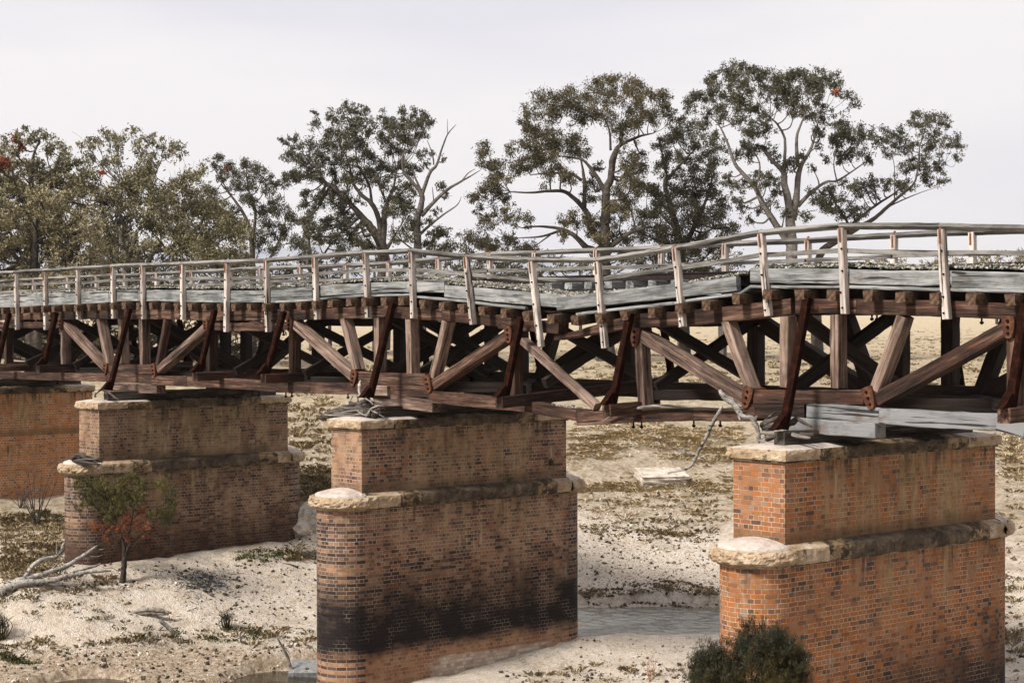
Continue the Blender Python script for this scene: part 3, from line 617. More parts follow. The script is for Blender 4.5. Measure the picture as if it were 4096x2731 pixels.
# posts
for i, c, x0, y0, x1, y1, h, m in [
    (0, 'a', 37, 878, 40, 1158, .17, W_TRUSS), (0, 'a', 514, 876, 516, 1228, .19, W_TRUSSP), (0, 'a', 993, 786, 1000, 1160, .16, W_TRUSSP), (1, 'a', 1168, 790, 1177, 1166, .20, W_TRUSSP), (1, 'a', 1735, 885, 1732, 1222, .17, W_TRUSS),
    (1, 'b', 336, 888, 333, 1310, .19, W_TRUSS), (1, 'b', 1048, 772, 1050, 1225, .19, W_TRUSSP), (2, 'b', 1313, 777, 1326, 1250, .20, W_TRUSSP), (2, 'c', 82, 870, 82, 1262, .17, W_TRUSS),
    (2, 'c', 1010, 868, 1038, 1345, .20, W_TRUSSP), (2, 'd', 219, 685, 218, 1156, .20, W_TRUSSP), (3, 'd', 550, 674, 552, 1158, .19, W_TRUSSP), (3, 'd', 1722, 828, 1724, 1330, .19, W_TRUSS)]:
    A, B = T_(c, x0, y0, x1, y1); beam('post', tr[i], A, B, h, .27, m, .015)
# bottom chords
poly('bottom_chord', tr[0], 'a', [(-420, 1246), (0, 1254), (500, 1268), (890, 1276)], .235, W_TRUSS)
poly('bottom_chord', tr[1], 'a', [(1270, 1302), (1560, 1310), (2300, 1354)], .27, W_TRUSS)
poly('bottom_chord', tr[1], 'b', [(209, 1356), (500, 1362), (905, 1368)], .27, W_TRUSS)
poly('bottom_chord', tr[2], 'b', [(1500, 1435), (2300, 1512)], .27, W_TRUSS)
poly('bottom_chord', tr[2], 'c', [(184, 1336), (560, 1402), (760, 1426)], .24, W_TRUSS)
poly('bottom_chord', tr[2], 'c', [(560, 1432), (1000, 1405), (1430, 1392), (1880, 1392)], .27, W_TRUSS)
poly('bottom_chord', tr[3], 'd', [(372, 1304), (850, 1342), (1630, 1386), (1809, 1432), (2500, 1500)], .28, W_REP)
# iron shoes
for i, q in [(0, ('a', 512, 785, 512, 880)), (0, ('a', 890, 1155, 880, 1250)), (1, ('a', 1282, 1158, 1298, 1268)), (1, ('a', 1726, 790, 1728, 882)), (1, ('b', 337, 772, 337, 893)), (1, ('b', 882, 1218, 862, 1342)),
             (2, ('b', 1478, 1258, 1512, 1398)), (2, ('b', 2166, 845, 2172, 985)), (2, ('c', 1004, 757, 1002, 896)), (2, ('c', 1845, 1195, 1812, 1348)), (3, ('d', 770, 1152, 812, 1296)), (3, ('d', 1712, 682, 1714, 830))]:
    shoe(tr[i], *q, wd=.24)
# hanging bolts under the chords
for i, c, x, y in [(0, 'a', 480, 1305), (1, 'a', 2110, 1400), (1, 'a', 2165, 1402), (1, 'b', 350, 1408), (1, 'b', 300, 1410), (1, 'b', 820, 1418), (2, 'c', 985, 1465), (2, 'c', 1045, 1465), (2, 'c', 1430, 1455), (2, 'c', 1625, 1452), (3, 'd', 805, 678), (3, 'd', 838, 679), (3, 'd', 1530, 700), (1, 'b', 282, 895), (1, 'b', 668, 780)]:
    P = atY(c, x, y, NY+.15); v = [P+Vector((0, 0, .04)), P-Vector((0, 0, .10))]
    V, F = tube(v, [.018, .018], 6); V2, F2 = tube([P-Vector((0, 0, .05)), P-Vector((0, 0, .085))], [.038, .038], 6); F += [tuple(k+len(V) for k in f) for f in F2]; V += V2
    link('bolt', mesh([q-P for q in V], F), IRON, tr[i], Matrix.Translation(P))

# far trusses, same layout seen from inside, members thickened to darken the interior
def far_truss(i, x0, sag=0., label=''):
    T = thing('timber_truss', (x0+SP/2, FY, .9), label, 'truss', 'far-side timber trusses')
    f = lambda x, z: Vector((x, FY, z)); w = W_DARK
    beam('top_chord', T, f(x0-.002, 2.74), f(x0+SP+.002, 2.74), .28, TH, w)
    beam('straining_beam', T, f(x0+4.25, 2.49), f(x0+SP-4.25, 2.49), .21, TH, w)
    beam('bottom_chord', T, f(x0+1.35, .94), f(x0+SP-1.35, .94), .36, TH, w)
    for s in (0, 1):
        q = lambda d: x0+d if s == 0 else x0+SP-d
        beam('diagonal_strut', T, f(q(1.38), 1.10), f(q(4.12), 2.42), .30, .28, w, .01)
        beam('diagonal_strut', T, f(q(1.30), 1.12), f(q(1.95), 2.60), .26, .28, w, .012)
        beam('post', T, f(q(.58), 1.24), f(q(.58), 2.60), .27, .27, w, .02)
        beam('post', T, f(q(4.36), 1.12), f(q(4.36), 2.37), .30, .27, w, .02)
        beam('lateral_brace', T, Vector((q(1.2), 1.62, .98)), Vector((q(4.3), 4.68, .98)), .24, .2, w, -.1)  # laterals added between the trusses to darken the interior
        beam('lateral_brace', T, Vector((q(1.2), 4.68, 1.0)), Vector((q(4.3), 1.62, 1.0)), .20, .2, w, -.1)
        if not (i == 2): beam('stringer', T, Vector((q(.3), 3.1, 1.0)), Vector((q(6.2), 3.1, 1.0)), .26, .2, w)  # middle timber added to fill the interior with dark
    return T
far_truss(0, -3*SP, 0, 'far-side dark timber truss seen through the far left span')
far_truss(1, -2*SP, 0, 'far-side dark timber truss seen through the second span from the left')
far_truss(2, -SP, 0, 'far-side dark timber truss seen behind the sagging span')
far_truss(3, 0, 0, 'far-side dark timber truss in silhouette at the right edge')

# corbel stacks on the piers
def corbels(label, X0, near, mat=W_TRUSS):
    T = thing('timber_corbel_stack', (X0, NY, .3), label, 'corbel', 'corbel stacks on the pier caps')
    for q in near: c, a, b, d, e, h, m = q[:7]; beam('corbel_beam', T, atY(c, a, b, NY), atY(c, d, e, NY), h, TH-.01, m, q[7] if len(q) > 7 else 0.)
    return T
corbels('stack of corbel beams under the near truss on the pier behind the small tree', -2*SP, [('a', 905, 1205, 1272, 1205, .27, W_TRUSS), ('a', 885, 1278, 1308, 1292, .27, W_TRUSS, .004), ('a', 902, 1360, 1310, 1372, .26, W_TRUSSP)])
corbels('tall corbel block beside the twig heap on the black stained pier', -SP, [('b', 908, 1275, 1462, 1290, .27, W_TRUSS), ('b', 912, 1366, 1520, 1396, .27, W_TRUSS, .004), ('b', 1030, 1450, 1522, 1512, .29, W_TRUSSP, .0), ('b', 1018, 1384, 1172, 1386, .24, W_TRUSSP, -.09)])
corbels('corbel stack with a pale lower beam on the orange pier', 0, [('d', 22, 1217, 748, 1218, .265, W_TRUSS), ('d', 0, 1312, 356, 1306, .27, W_TRUSS, .004), ('d', 225, 1392, 832, 1438, .27, W_REP, -.02)])
for X0, nm in ((-2*SP, 'far-side corbel stack behind the brace on the pier with the small tree'), (-SP, 'far-side corbel stack on the black stained pier'), (0, 'far-side corbel stack on the orange pier'), (-3*SP, 'far-side corbel stack on the leftmost pier')):
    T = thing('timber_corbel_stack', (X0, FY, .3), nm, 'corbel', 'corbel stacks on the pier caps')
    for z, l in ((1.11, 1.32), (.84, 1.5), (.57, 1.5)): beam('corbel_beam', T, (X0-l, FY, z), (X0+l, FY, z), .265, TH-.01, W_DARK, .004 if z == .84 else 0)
T = thing('timber_corbel_stack', (-3*SP, NY, .3), 'corbel stack on the leftmost pier beyond the frame edge', 'corbel', 'corbel stacks on the pier caps')
for z, l in ((1.11, 1.32), (.84, 1.5), (.57, 1.5)): beam('corbel_beam', T, (-3*SP-l, NY, z), (-3*SP+l, NY, z), .265, TH-.01, W_TRUSS, .004 if z == .84 else 0)

# ------------------------------------------------------------------ deck line (surveyed): z of the near deck edge
strip = [('a', -400, 702), ('a', 0, 688), ('a', 340, 672), ('a', 900, 646), ('a', 1150, 634), ('a', 1480, 642), ('a', 1850, 648), ('a', 2300, 648), ('b', 510, 632), ('b', 930, 598), ('b', 1330, 590), ('b', 1370, 606), ('b', 1800, 645), ('b', 2300, 702)]
strip2 = [('c', 560, 668), ('c', 600, 660), ('c', 1285, 584), ('c', 1765, 514), ('d', 0, 496), ('d', 600, 498), ('d', 1240, 516), ('d', 1809, 530), ('d', 2500, 545)]
def edge_poly(L, Y=1.2): return [atY(c, x, y, Y) for c, x, y in L]
ZE = edge_poly(strip)+edge_poly(strip2); ZX = [q.x for q in ZE]; ZZ = [q.z for q in ZE]
def zn(X): return float(np.interp(X, ZX, ZZ))
def zf(X): return 3.06
def zd(X, Y):
    t = min(max((Y-1.2)/3.9, 0), 1); t2 = t*t*(3-2*t); return zn(X)*(1-t2)+zf(X)*t2
DECK = thing('bridge_deck', (-12, 3.15, 3.), 'long grey plank deck with deep kerb boards carrying the railway', 'deck')
# transoms
TX = [-29.9+.02]
tx = [('d', 115, 512), ('d', 325, 490), ('d', 542, 508), ('d', 775, 515), ('d', 990, 516), ('d', 1222, 520), ('d', 1460, 540), ('d', 1725, 545)]
txs = [-.69, .07, .80, 1.60, 2.29, 3.0, 3.74, 4.46, 5.2, 5.95, 6.7] + [-8.14, -7.36, -6.59, -5.86, -5.14, -4.39, -3.65, -2.9, -2.19, -1.45] + [-17.52, -16.78, -16.05, -15.34, -14.63, -13.9, -13.22, -12.44, -11.75, -10.97, -10.27, -9.59, -8.86]
k = -18.25
while k > -38: txs.append(k+random.uniform(-.04, .04)); k -= .735
for i, X in enumerate(sorted(txs)):
    A = Vector((X, 1.0+random.uniform(-.03, .03), zn(X)-.125)); Bp = Vector((X, 5.30, zf(X)-.125))
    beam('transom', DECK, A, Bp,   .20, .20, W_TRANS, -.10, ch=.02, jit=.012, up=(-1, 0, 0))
# deck edge planks
def strips(L, n, h, mat, name='edge_plank', Y=1.19, t=.10, dz=0.):
    P = edge_poly(L, Y)
    for i in range(len(P)-1): beam(name, DECK, P[i]+Vector((0, 0, dz)), P[i+1]+Vector((0, 0, dz)), h, t, mat, 0, jit=.004)
strips(strip, 0, .06, W_GREY, dz=.02); strips(strip2, 0, .06, W_GREY, dz=.02)
# deck planks across the width, stepped as nine longitudinal planks per bay
PX = sorted(set([-40] + [round(x, 2) for x in np.arange(-38, 8, 3.1)] + [-7.0, -12.5, -2.6]))
for a, b in zip(PX[:-1], PX[1:]):
    for k in range(8):
        y0 = 1.32+k*.46; A = Vector((a+.003, y0, zd(a, y0)-.005)); Bp = Vector((b-.003, y0, zd(b, y0)-.005)); beam('deck_plank', DECK, A, Bp, .05, .45, W_DARK, 0, jit=.003)
# kerb boards: near (surveyed), far (level)
for c, x0, t0, b0, x1, t1, b1 in [('a', -420, 612, 700, 330, 580, 664), ('a', 332, 575, 662, 908, 550, 636), ('a', 912, 545, 630, 1150, 540, 624), ('a', 1152, 542, 626, 1850, 546, 636), ('a', 1853, 548, 636, 2300, 542, 640),
                                  ('b', 150, 527, 630, 516, 515, 622), ('b', 590, 508, 598, 932, 488, 574), ('b', 932, 486, 572, 1312, 468, 565), ('b', 1312, 466, 566, 1622, 462, 568), ('b', 1625, 503, 604, 2640, 590, 700),
                                  ('c', 418, 533, 630, 1745, 386, 478), ('d', -2, 369, 466, 640, 377, 470), ('d', 642, 378, 472, 1330, 374, 488), ('d', 1332, 384, 496, 2500, 398, 520)]:
    st = -.05 if (c, x0) in (('c', 418), ('d', -2)) else 0.
    A = atY(c, x0, (t0+b0)/2, 1.2+st); Bq = atY(c, x1, (t1+b1)/2, 1.2+st); h = (atY(c, x0, t0, 1.2).z-atY(c, x0, b0, 1.2).z)
    beam('kerb_board', DECK, A, Bq, h, .12, W_GREY, 0., jit=.006, seg=.35)
for a, b in zip(np.arange(-38, 8, 4.2), np.arange(-38, 8, 4.2)+4.19): beam('kerb_board', DECK, Vector((a, 4.98, zf(a)+.17)), Vector((b, 4.98, zf(b)+.17)), .28, .12, W_GREY)

# ------------------------------------------------------------------ handrails
def strap(parent, P, tilt):
    """rusted strap bent over the diamond rail: one leg down the post face"""
    bm = bmesh.new(); w_ = .02
    prof = [(-.075, -.24), (-.082, -.24), (-.082, -.02), (.0, .092), (.075, .01), (.068, .005), (.0, .084), (-.075, -.022)]
    a = [bm.verts.new((-w_, y, z)) for y, z in prof]; b = [bm.verts.new((w_, y, z)) for y, z in prof]; n = len(prof)
    for i in range(n): bm.faces.new((a[i], a[(i+1) % n], b[(i+1) % n], b[i]))
    bm.faces.new(a[::-1]); bm.faces.new(b); bmesh.ops.recalc_face_normals(bm, faces=bm.faces)
    me = bpy.data.meshes.new('m'); bm.to_mesh(me); bm.free()
    return link('strap', me, STRAP, parent, Matrix.Translation(P) @ Matrix.Rotation(tilt, 4, 'Y'))
def bolt(parent, P, r_=.02):
    bm = bmesh.new(); bmesh.ops.create_cone(bm, cap_ends=True, segments=6, radius1=r_, radius2=r_*.8, depth=.03, matrix=Matrix.Rotation(math.pi/2, 4, 'X'))
    me = bpy.data.meshes.new('m'); bm.to_mesh(me); bm.free(); link('bolt', me, IRON, parent, Matrix.Translation(P))
PY = 1.07                       # front face of the near posts
NR = thing('wooden_railing', (-12, PY, 3.), 'near wooden railing of pale posts bolted outside the kerb', 'railing')
nposts = [('a', -120, 415, -112, 872), ('a', 120, 410, 130, 875), ('a', 362, 396, 370, 875), ('a', 635, 378, 642, 787), ('a', 930, 352, 936, 782), ('a', 1178, 342, 1186, 787), ('a', 1512, 334, 1517, 790), ('a', 1882, 322, 1877, 893), ('a', 2212, 300, 2226, 893),
          ('b', 525, 275, 545, 790), ('b', 950, 240, 972, 773), ('b', 1335, 228, 1352, 778), ('b', 1792, 270, 1850, 832), ('c', 217, 272, 286, 898), ('c', 704, 275, 762, 908), ('c', 1280, 172, 1335, 750), ('c', 1912, 66, 1968, 670), ('d', 592, 104, 614, 668), ('d', 1252, 110, 1288, 705), ('d', 2010, 125, 2030, 720)]
topc = []
for c, x0, y0, x1, y1 in nposts:
    A = atY(c, x0, y0, PY); Bq = atY(c, x1, y1, PY); d = (Bq-A).normalized()
    p_ = beam('post', NR, A, Bq, .125, .12, W_POST, 0, ch=.01, jit=.004)
    strap(p_, A + Vector((0, .065, .0)), -math.atan2(d.x, -d.z)); topc.append(A)
    for f in (.24, .5, .75, .93): bolt(p_, A+(Bq-A)*f+Vector((random.uniform(-.03, .03), -.012, 0)))
rc = [('a', -700, 425), ('a', -120, 412), ('a', 120, 396), ('a', 362, 379), ('a', 635, 362), ('a', 930, 346), ('a', 1178, 335), ('a', 1512, 325), ('a', 1882, 311), ('a', 2212, 300), ('b', 525, 269), ('b', 950, 233), ('b', 1335, 216), ('b', 1792, 262), ('c', 217, 258), ('c', 704, 262), ('c', 1280, 172), ('c', 1912, 60), ('d', 592, 91), ('d', 1252, 93), ('d', 2010, 112), ('d', 2700, 118)]
def railrun(name, par, P, s, mat, diamond=True):
    for a, b in zip(P[:-1], P[1:]):
        d = (b-a).normalized(); e = d*.004
        if diamond: beam(name, par, a+e, b-e, s, s, mat, -s/2, ch=.006, jit=.004, up=(0, 1, 1))
        else: beam(name, par, a+e, b-e, s, .05, mat, 0, ch=.005, jit=.003)
railrun('top_rail', NR, [atY(c, x, y, PY+.065) for c, x, y in rc], .092, W_RAIL)
mr = [('a', -700, 530), ('a', -120, 516), ('a', 120, 503), ('a', 362, 490), ('a', 635, 481), ('a', 930, 465), ('a', 1178, 457), ('a', 1512, 452), ('a', 1882, 449), ('a', 2212, 439), ('b', 525, 413), ('b', 950, 380), ('b', 1335, 373), ('b', 1792, 412), ('c', 215, 402), ('c', 704, 405), ('c', 1280, 325), ('c', 1912, 222), ('d', 592, 250), ('d', 1252, 266), ('d', 2010, 276), ('d', 2700, 280)]
railrun('middle_rail', NR, [atY(c, x, y, PY+.125) for c, x, y in mr], .085, W_RAIL, False)
FPY = 5.10
FRL = thing('wooden_railing', (-12, FPY, 3.), 'far wooden railing standing beyond the railway track', 'railing')
fr = [('a', -700, 500), ('a', -330, 482), ('a', 0, 474), ('a', 285, 456), ('a', 570, 438), ('a', 812, 430), ('a', 1050, 421), ('a', 1315, 408), ('a', 1610, 394), ('a', 1925, 375), ('b', 85, 364), ('b', 425, 350), ('b', 805, 339), ('b', 1165, 321), ('b', 1580, 287), ('b', 2010, 245), ('c', 262, 208), ('c', 715, 188), ('c', 1195, 168), ('c', 1665, 140), ('d', 385, 186), ('d', 955, 152), ('d', 1470, 132), ('d', 2050, 118), ('d', 2800, 110)]
FP = [atY(c, x, y, FPY+.02) for c, x, y in fr]
railrun('top_rail', FRL, FP, .092, W_RAIL); railrun('middle_rail', FRL, [q+Vector((0, -.09, -.41)) for q in FP], .085, W_RAIL, False)
for q in FP[1:-1]:
    A = q+Vector((0, -.02, .0)); p_ = beam('post', FRL, A, Vector((A.x+random.uniform(-.02, .02), A.y, 2.55)), .125, .12, W_POST, -.05, ch=.01)
    strap(p_, q+Vector((0, 0, 0)), 0); bolt(p_, q+Vector((0, -.10, -.41)))

# ------------------------------------------------------------------ railway track and ballast
TRK = thing('railway_track', (-12, 3.15, 3.3), 'railway track of rusted rails hanging across the dip in the deck', 'railway track')
def railsec(name, y):
    prof = [(-.065, 0), (.065, 0), (.065, .012), (.012, .03), (.010, .115), (.034, .125), (.034, .15), (-.034, .15), (-.034, .125), (-.010, .115), (-.012, .03), (-.065, .012)]
    xs = np.arange(-39, 9.1, 2.); V = []; F = []; n = len(prof)
    for X in xs: V += [(X+12, a, b+.006*math.sin(X*.7)) for a, b in prof]
    for i in range(len(xs)-1):
        for j in range(n): a = i*n+j; b = i*n+(j+1) % n; F.append((a, b, b+n, a+n))
    F += [tuple(range(n-1, -1, -1)), tuple((len(xs)-1)*n+j for j in range(n))]
    link(name, mesh(V, F), STEEL, TRK, Matrix.Translation((-12, y, 3.325)))
railsec('rail', 2.43); railsec('rail', 3.87)
X = -38.2
while X < 8:
    beam('sleeper', TRK, Vector((X, 2.05+random.uniform(-.02, .02), 3.245)), Vector((X, 4.25, 3.245)), .145, .23, W_GREY, -.115, up=(-1, 0, 0), jit=.006, ch=.01); X += .63+random.uniform(-.02, .02)
def top_near(X):
    return zn(X)+.36
def zball(X, Y):
    n = top_near(X); hi = 3.40
    dip = np.clip((3.30-n)/.15, 0, 1)
    y = np.clip((Y-1.3)/.9, 0, 1)
    normal = np.maximum(n+.075*np.clip((Y-1.3)/.12, 0, 1), n+.05+(hi-n-.05)*y)
    low = n+.05+.03*y
    mid = np.where(Y > 2.0, np.minimum(normal, 3.13+.15*np.clip((Y-3.6), 0, 1)), low)
    return normal*(1-dip)+mid*dip
N = 26000
bx_ = rng.uniform(-38, 7, N); by = 1.33+np.abs(rng.normal(0, 1, N))*.55; by = np.where(by > 4.9, rng.uniform(1.35, 4.9, N), by)
# heavier near the visible edge
zt = np.array([float(zball(a, b)) for a, b in zip(bx_, by)]) + rng.normal(0, .010, N) + .018*np.sin(bx_*2.1)
oct_ = np.array([(1, 0, 0), (-1, 0, 0), (0, 1, 0), (0, -1, 0), (0, 0, 1), (0, 0, -1)], float); of = np.array([(0, 2, 4), (2, 1, 4), (1, 3, 4), (3, 0, 4), (2, 0, 5), (1, 2, 5), (3, 1, 5), (0, 3, 5)])
def stones(cx, cy, cz, size):
    n = len(cx); s = size[:, None, None]*rng.uniform(.6, 1.3, (n, 6, 1)); v = oct_[None]*s + rng.normal(0, .18, (n, 6, 3))*size[:, None, None]
    a = rng.uniform(0, 6.28, n); b = rng.uniform(-1, 1, n); ca, sa = np.cos(a), np.sin(a); cb, sb = np.cos(b), np.sin(b)
    x = v[..., 0]*ca[:, None]-v[..., 1]*sa[:, None]; y = v[..., 0]*sa[:, None]+v[..., 1]*ca[:, None]; z = v[..., 2]*.75
    y2 = y*cb[:, None]-z*sb[:, None]; z2 = y*sb[:, None]+z*cb[:, None]
    V = np.stack([x+cx[:, None], y2+cy[:, None], z2+cz[:, None]], -1).reshape(-1, 3)
    F = (of[None]+np.arange(n)[:, None, None]*6).reshape(-1, 3); return V, F
def pebble(name, a, b, c, sc=18):
    t = NT(name); P = t.n('ShaderNodeNewGeometry').outputs['Position']; v = t.n('ShaderNodeTexVoronoi'); t.l(P, v.inputs['Vector']); v.inputs['Scale'].default_value = sc
    g = t.n('ShaderNodeRGBToBW'); t.l(v.outputs['Color'], g.inputs[0]); return t.out(t.ramp(g.outputs[0], [(.2, a), (.5, b), (.85, c)]))
M_BAL = pebble('grey ballast', (.06, .056, .046), (.22, .205, .165), (.42, .39, .33))
V, F = stones(bx_, by, zt-.02, rng.uniform(.020, .046, N))
tag(link('track_ballast', fastmesh(V, F, 3), M_BAL), 'grey stone ballast spread over the bridge deck between the kerbs', 'ballast', kind='stuff')
xs = np.arange(-38.5, 7.6, .35); ys = np.linspace(1.33, 4.95, 12); V = [(x, y, float(zball(x, y))-.03) for x in xs for y in ys]; F = [(i*12+j, (i+1)*12+j, (i+1)*12+j+1, i*12+j+1) for i in range(len(xs)-1) for j in range(11)]
bo = link('ballast_bed', mesh(V, F), M_BAL, DECK, None)
# spill of ballast lying on the sagged bottom chord
q0, q1 = atY('c', 215, 1325, NY+.12), atY('c', 560, 1345, NY+.12); n = 220; tt = rng.uniform(0, 1, n)
V, F = stones(q0.x+(q1.x-q0.x)*tt, 1.35+rng.uniform(0, .28, n), q0.z+(q1.z-q0.z)*tt+rng.uniform(0, .05, n)*np.sin(tt*3.1)-.02, rng.uniform(.015, .04, n))
tag(link('spilled_ballast', fastmesh(V, F, 3), M_BAL), 'grey stones spilled along the sagging bottom beam', 'stones', kind='stuff')

# ------------------------------------------------------------------ sway frames: bottom cross beam with a leaning iron brace at each end
def brace(parent, T0, B0, out=-1):
    """channel iron in the cross plane, flared foot"""
    T0, B0 = Vector(T0), Vector(B0)
    d = (B0-T0).normalized(); b = beam('iron_brace', parent, T0, B0-d*.0, .15, .03, IRON, 0, ch=.004, jit=.001, up=(0, 1, 0))
    beam('flange', b, T0+Vector((.067, .03, 0)), B0+Vector((.067, .03, 0)), .018, .09, IRON, 0, ch=.003, jit=.001)
    bm = bmesh.new(); o = out
    a = [(0, o*.28, 0), (0, -o*.10, 0), (0, -o*.06, .10), (0, -o*.02, .26), (0, o*.03, .20), (0, o*.20, .03)]
    l = [bm.verts.new((-.072, y, z)) for _, y, z in a]; r_ = [bm.verts.new((.072, y, z)) for _, y, z in a]; n = len(a)
    for i in range(n): bm.faces.new((l[i], l[(i+1) % n], r_[(i+1) % n], r_[i]))
    bm.faces.new(l[::-1]); bm.faces.new(r_); bmesh.ops.recalc_face_normals(bm, faces=bm.faces); me = bpy.data.meshes.new('m'); bm.to_mesh(me); bm.free()
    link('foot', me, IRON, b, Matrix.Translation(B0-Vector((0, 0, .0)))); return b
frames = [ # X, brace top, brace bottom, beam top z near, beam top z far, near end Y, label
    (-4.40, ('c', 945, 650), ('c', 812, 1312), ('c', 705, 1318), ('c', 748, 1408), .45, 'cross beam stub and iron brace right of the fallen diagonal in the sagging span'),
    (-7.72, ('c', 140, 672), ('c', 22, 1252), ('b', 2005, 1432), ('b', 2050, 1530), .49, 'tilted cross beam and iron brace left of the fallen diagonal in the sagging span'),
    (-16.85, ('b', 265, 722), ('b', 120, 1238), ('b', 25, 1240), ('b', 40, 1320), .49, 'cross beam and iron brace left of the twig heap, second span from left'),
    (-20.15, ('a', 1780, 708), ('a', 1650, 1220), ('a', 1550, 1228), ('a', 1565, 1302), .49, 'cross beam and iron brace nearest the small tree, right of its pier'),
    (-29.38, ('a', 455, 730), ('a', 352, 1162), ('a', 248, 1170), ('a', 262, 1232), .49, 'cross beam and iron brace in the far left span'),
    (-32.6, ('a', 62, 735), ('a', -35, 1150), ('a', -140, 1160), ('a', -130, 1220), .49, 'cross beam and iron brace cut by the left edge'),
    (4.45, ('d', 1810, 600), ('d', 1705, 1290), ('d', 1628, 1290), ('d', 1640, 1390), .49, 'dark cross beam and iron brace at the right edge')]
for X, t0, b0, et, eb, y0, lab in frames:
    zt_ = atY(*et, y0).z; h = zt_-atY(*eb, y0).z
    T = thing('sway_frame', (X, 3.15, zt_), lab, 'brace frame', 'cross frames with iron braces under the deck')
    P = atY(*t0, 1.05); Bq = atX(*b0, P.x); XX = P.x
    if abs(X+4.4) < .1:
        beam('cross_beam', T, Vector((XX, y0, zt_-h/2)), Vector((XX, 1.85, zt_-h/2+.05)), .24, .24, W_TRUSS, -.12, up=(-1, 0, 0))
    else: beam('cross_beam', T, Vector((XX, y0, zt_-h/2)), Vector((XX, 5.81, 1.20-h/2 if X < -10 or X > 0 else 1.24-h/2)), .24, .24, W_TRUSS, -.12, up=(-1, 0, 0))
    brace(T, P, Vector((XX, Bq.y, zt_)))
    beam('cross_brace', T, Vector((XX+.16, 1.63, 1.15)), Vector((XX+.16, 4.66, 2.52)), .22, .14, W_DARK, -.07, up=(-1, 0, 0)); beam('cross_brace', T, Vector((XX+.31, 4.66, 1.15)), Vector((XX+.31, 1.63, 2.45)), .22, .14, W_DARK, -.07, up=(-1, 0, 0))  # inner X bracing added at each frame to darken the truss interior
    if abs(X+4.4) > .1: brace(T, Vector((XX, 5.25, 2.85)), Vector((XX, 5.65, 1.20)), 1)
for X0, xx, t0, b0, lab in [(0, .18, ('d', 365, 560), ('d', 205, 1430), 'base beam and long iron brace standing on the orange pier cap'), (-SP, -12.25, ('b', 1175, 655), ('b', 985, 1440), 'base beam marked with two letters and long iron brace behind the twig heap'),
                            (-2*SP, -24.76, ('a', 1070, 700), ('a', 900, 1380), 'base beam and long iron brace on the pier with the small tree'), (-3*SP, -37.4, None, None, 'base beam and brace on the leftmost pier')]:
    T = thing('sway_frame', (X0, 3.15, .3), lab, 'brace frame', 'cross frames with iron braces under the deck')
    cb = beam('cross_beam', T, Vector((xx, .34, .40)), Vector((xx, 5.97, .40)), .24, .26, W_DEBRIS, -.13, up=(-1, 0, 0))
    if t0: P = atY(*t0, 1.05); P.x = xx; brace(T, P, atX(*b0, xx))
    brace(T, Vector((xx, 5.25, 2.85)), Vector((xx, 5.85, .53)), 1)
    for e_ in ((-.62,) if X0 == 0 else (-.62, .50)):
        beam('cross_brace', T, Vector((X0+e_, 1.63, 1.2)), Vector((X0+e_, 4.66, 2.6)), .26, .12, W_DARK, -.07, up=(-1, 0, 0)); beam('cross_brace', T, Vector((X0+e_+.14, 4.66, 1.2)), Vector((X0+e_+.14, 1.63, 2.6)), .26, .12, W_DARK, -.07, up=(-1, 0, 0))  # X bracing over the piers, added to deepen the dark between trusses
    if X0 == -SP:
        fc = bpy.data.curves.new('letters', 'FONT'); fc.body = 'RE'; fc.size = .13; fc.extrude = .003; fo = bpy.data.objects.new('letters', fc)
        dg = bpy.context.evaluated_depsgraph_get(); COL.objects.link(fo); me = bpy.data.meshes.new_from_object(fo.evaluated_get(bpy.context.evaluated_depsgraph_get())); COL.objects.unlink(fo); bpy.data.objects.remove(fo)
        me.materials.clear()
        lt = link('letters', me, W_POST, cb, Matrix.Translation((xx+.137, .52, .36)) @ Matrix.Rotation(math.pi/2, 4, 'Z') @ Matrix.Rotation(math.pi/2, 4, 'X'))
        lt['label'] = 'stamped letters RE'

# ------------------------------------------------------------------ driftwood, logs, rocks
def branches(name, label, cat, c, lst, depthfn, mat=W_DRIFT, group=None, base=None, children=True, sides=7, rs=1.):
    """lst: polylines of (x,y,radius[,plane offset])"""
    paths = []
    for pl in lst:
        P = [(depthfn(c, q[0], q[1], q[3] if len(q) > 3 else 0.), q[2]*rs) for q in pl]; paths.append(smoothpath(P, 4, .06))
    T = thing(name, paths[0][0][0], label, cat, group)
    for k, p_ in enumerate(paths): tubes('branch' if k else 'main_stem', [p_], mat, T, sides=sides, jit=.12)
    return T
dY = lambda Y: (lambda c, x, y, o: atY(c, x, y, Y+o))
branches('twisted_driftwood', 'pale twisted driftwood branch hooked over the truss beside the orange pier cap', 'driftwood', 'f',
    [[(935, 200, .03), (990, 290, .055), (1090, 350, .062), (1160, 430, .058), (1210, 520, .055), (1290, 570, .055), (1370, 580, .06), (1410, 640, .05), (1450, 740, .04), (1460, 860, .04), (1445, 945, .02)],
     [(1410, 600, .045), (1440, 550, .02)], [(1460, 870, .03), (1520, 900, .03), (1560, 920, .01)], [(1195, 540, .03), (1215, 610, .015)],
     [(1490, 770, .03), (1600, 780, .04), (1750, 770, .045), (1900, 800, .045), (2050, 830, .035), (2160, 845, .02)], [(1500, 860, .015), (1560, 800, .015)], [(1545, 880, .012), (1560, 790, .012)]], dY(.55))
branches('hanging_branch', 'grey brown branch hanging down from the truss over the sandy gap', 'branch', 'f',
    [[(970, 420, .02), (930, 500, .042), (870, 590, .038), (800, 740, .034), (720, 900, .032), (650, 1020, .032), (620, 1110, .028), (560, 1210, .025), (460, 1270, .022), (340, 1290, .02), (250, 1310, .02)],
     [(640, 1070, .022), (520, 1080, .018), (440, 1010, .018), (340, 980, .015), (230, 945, .008)]], dY(.9), W_DRIFT)
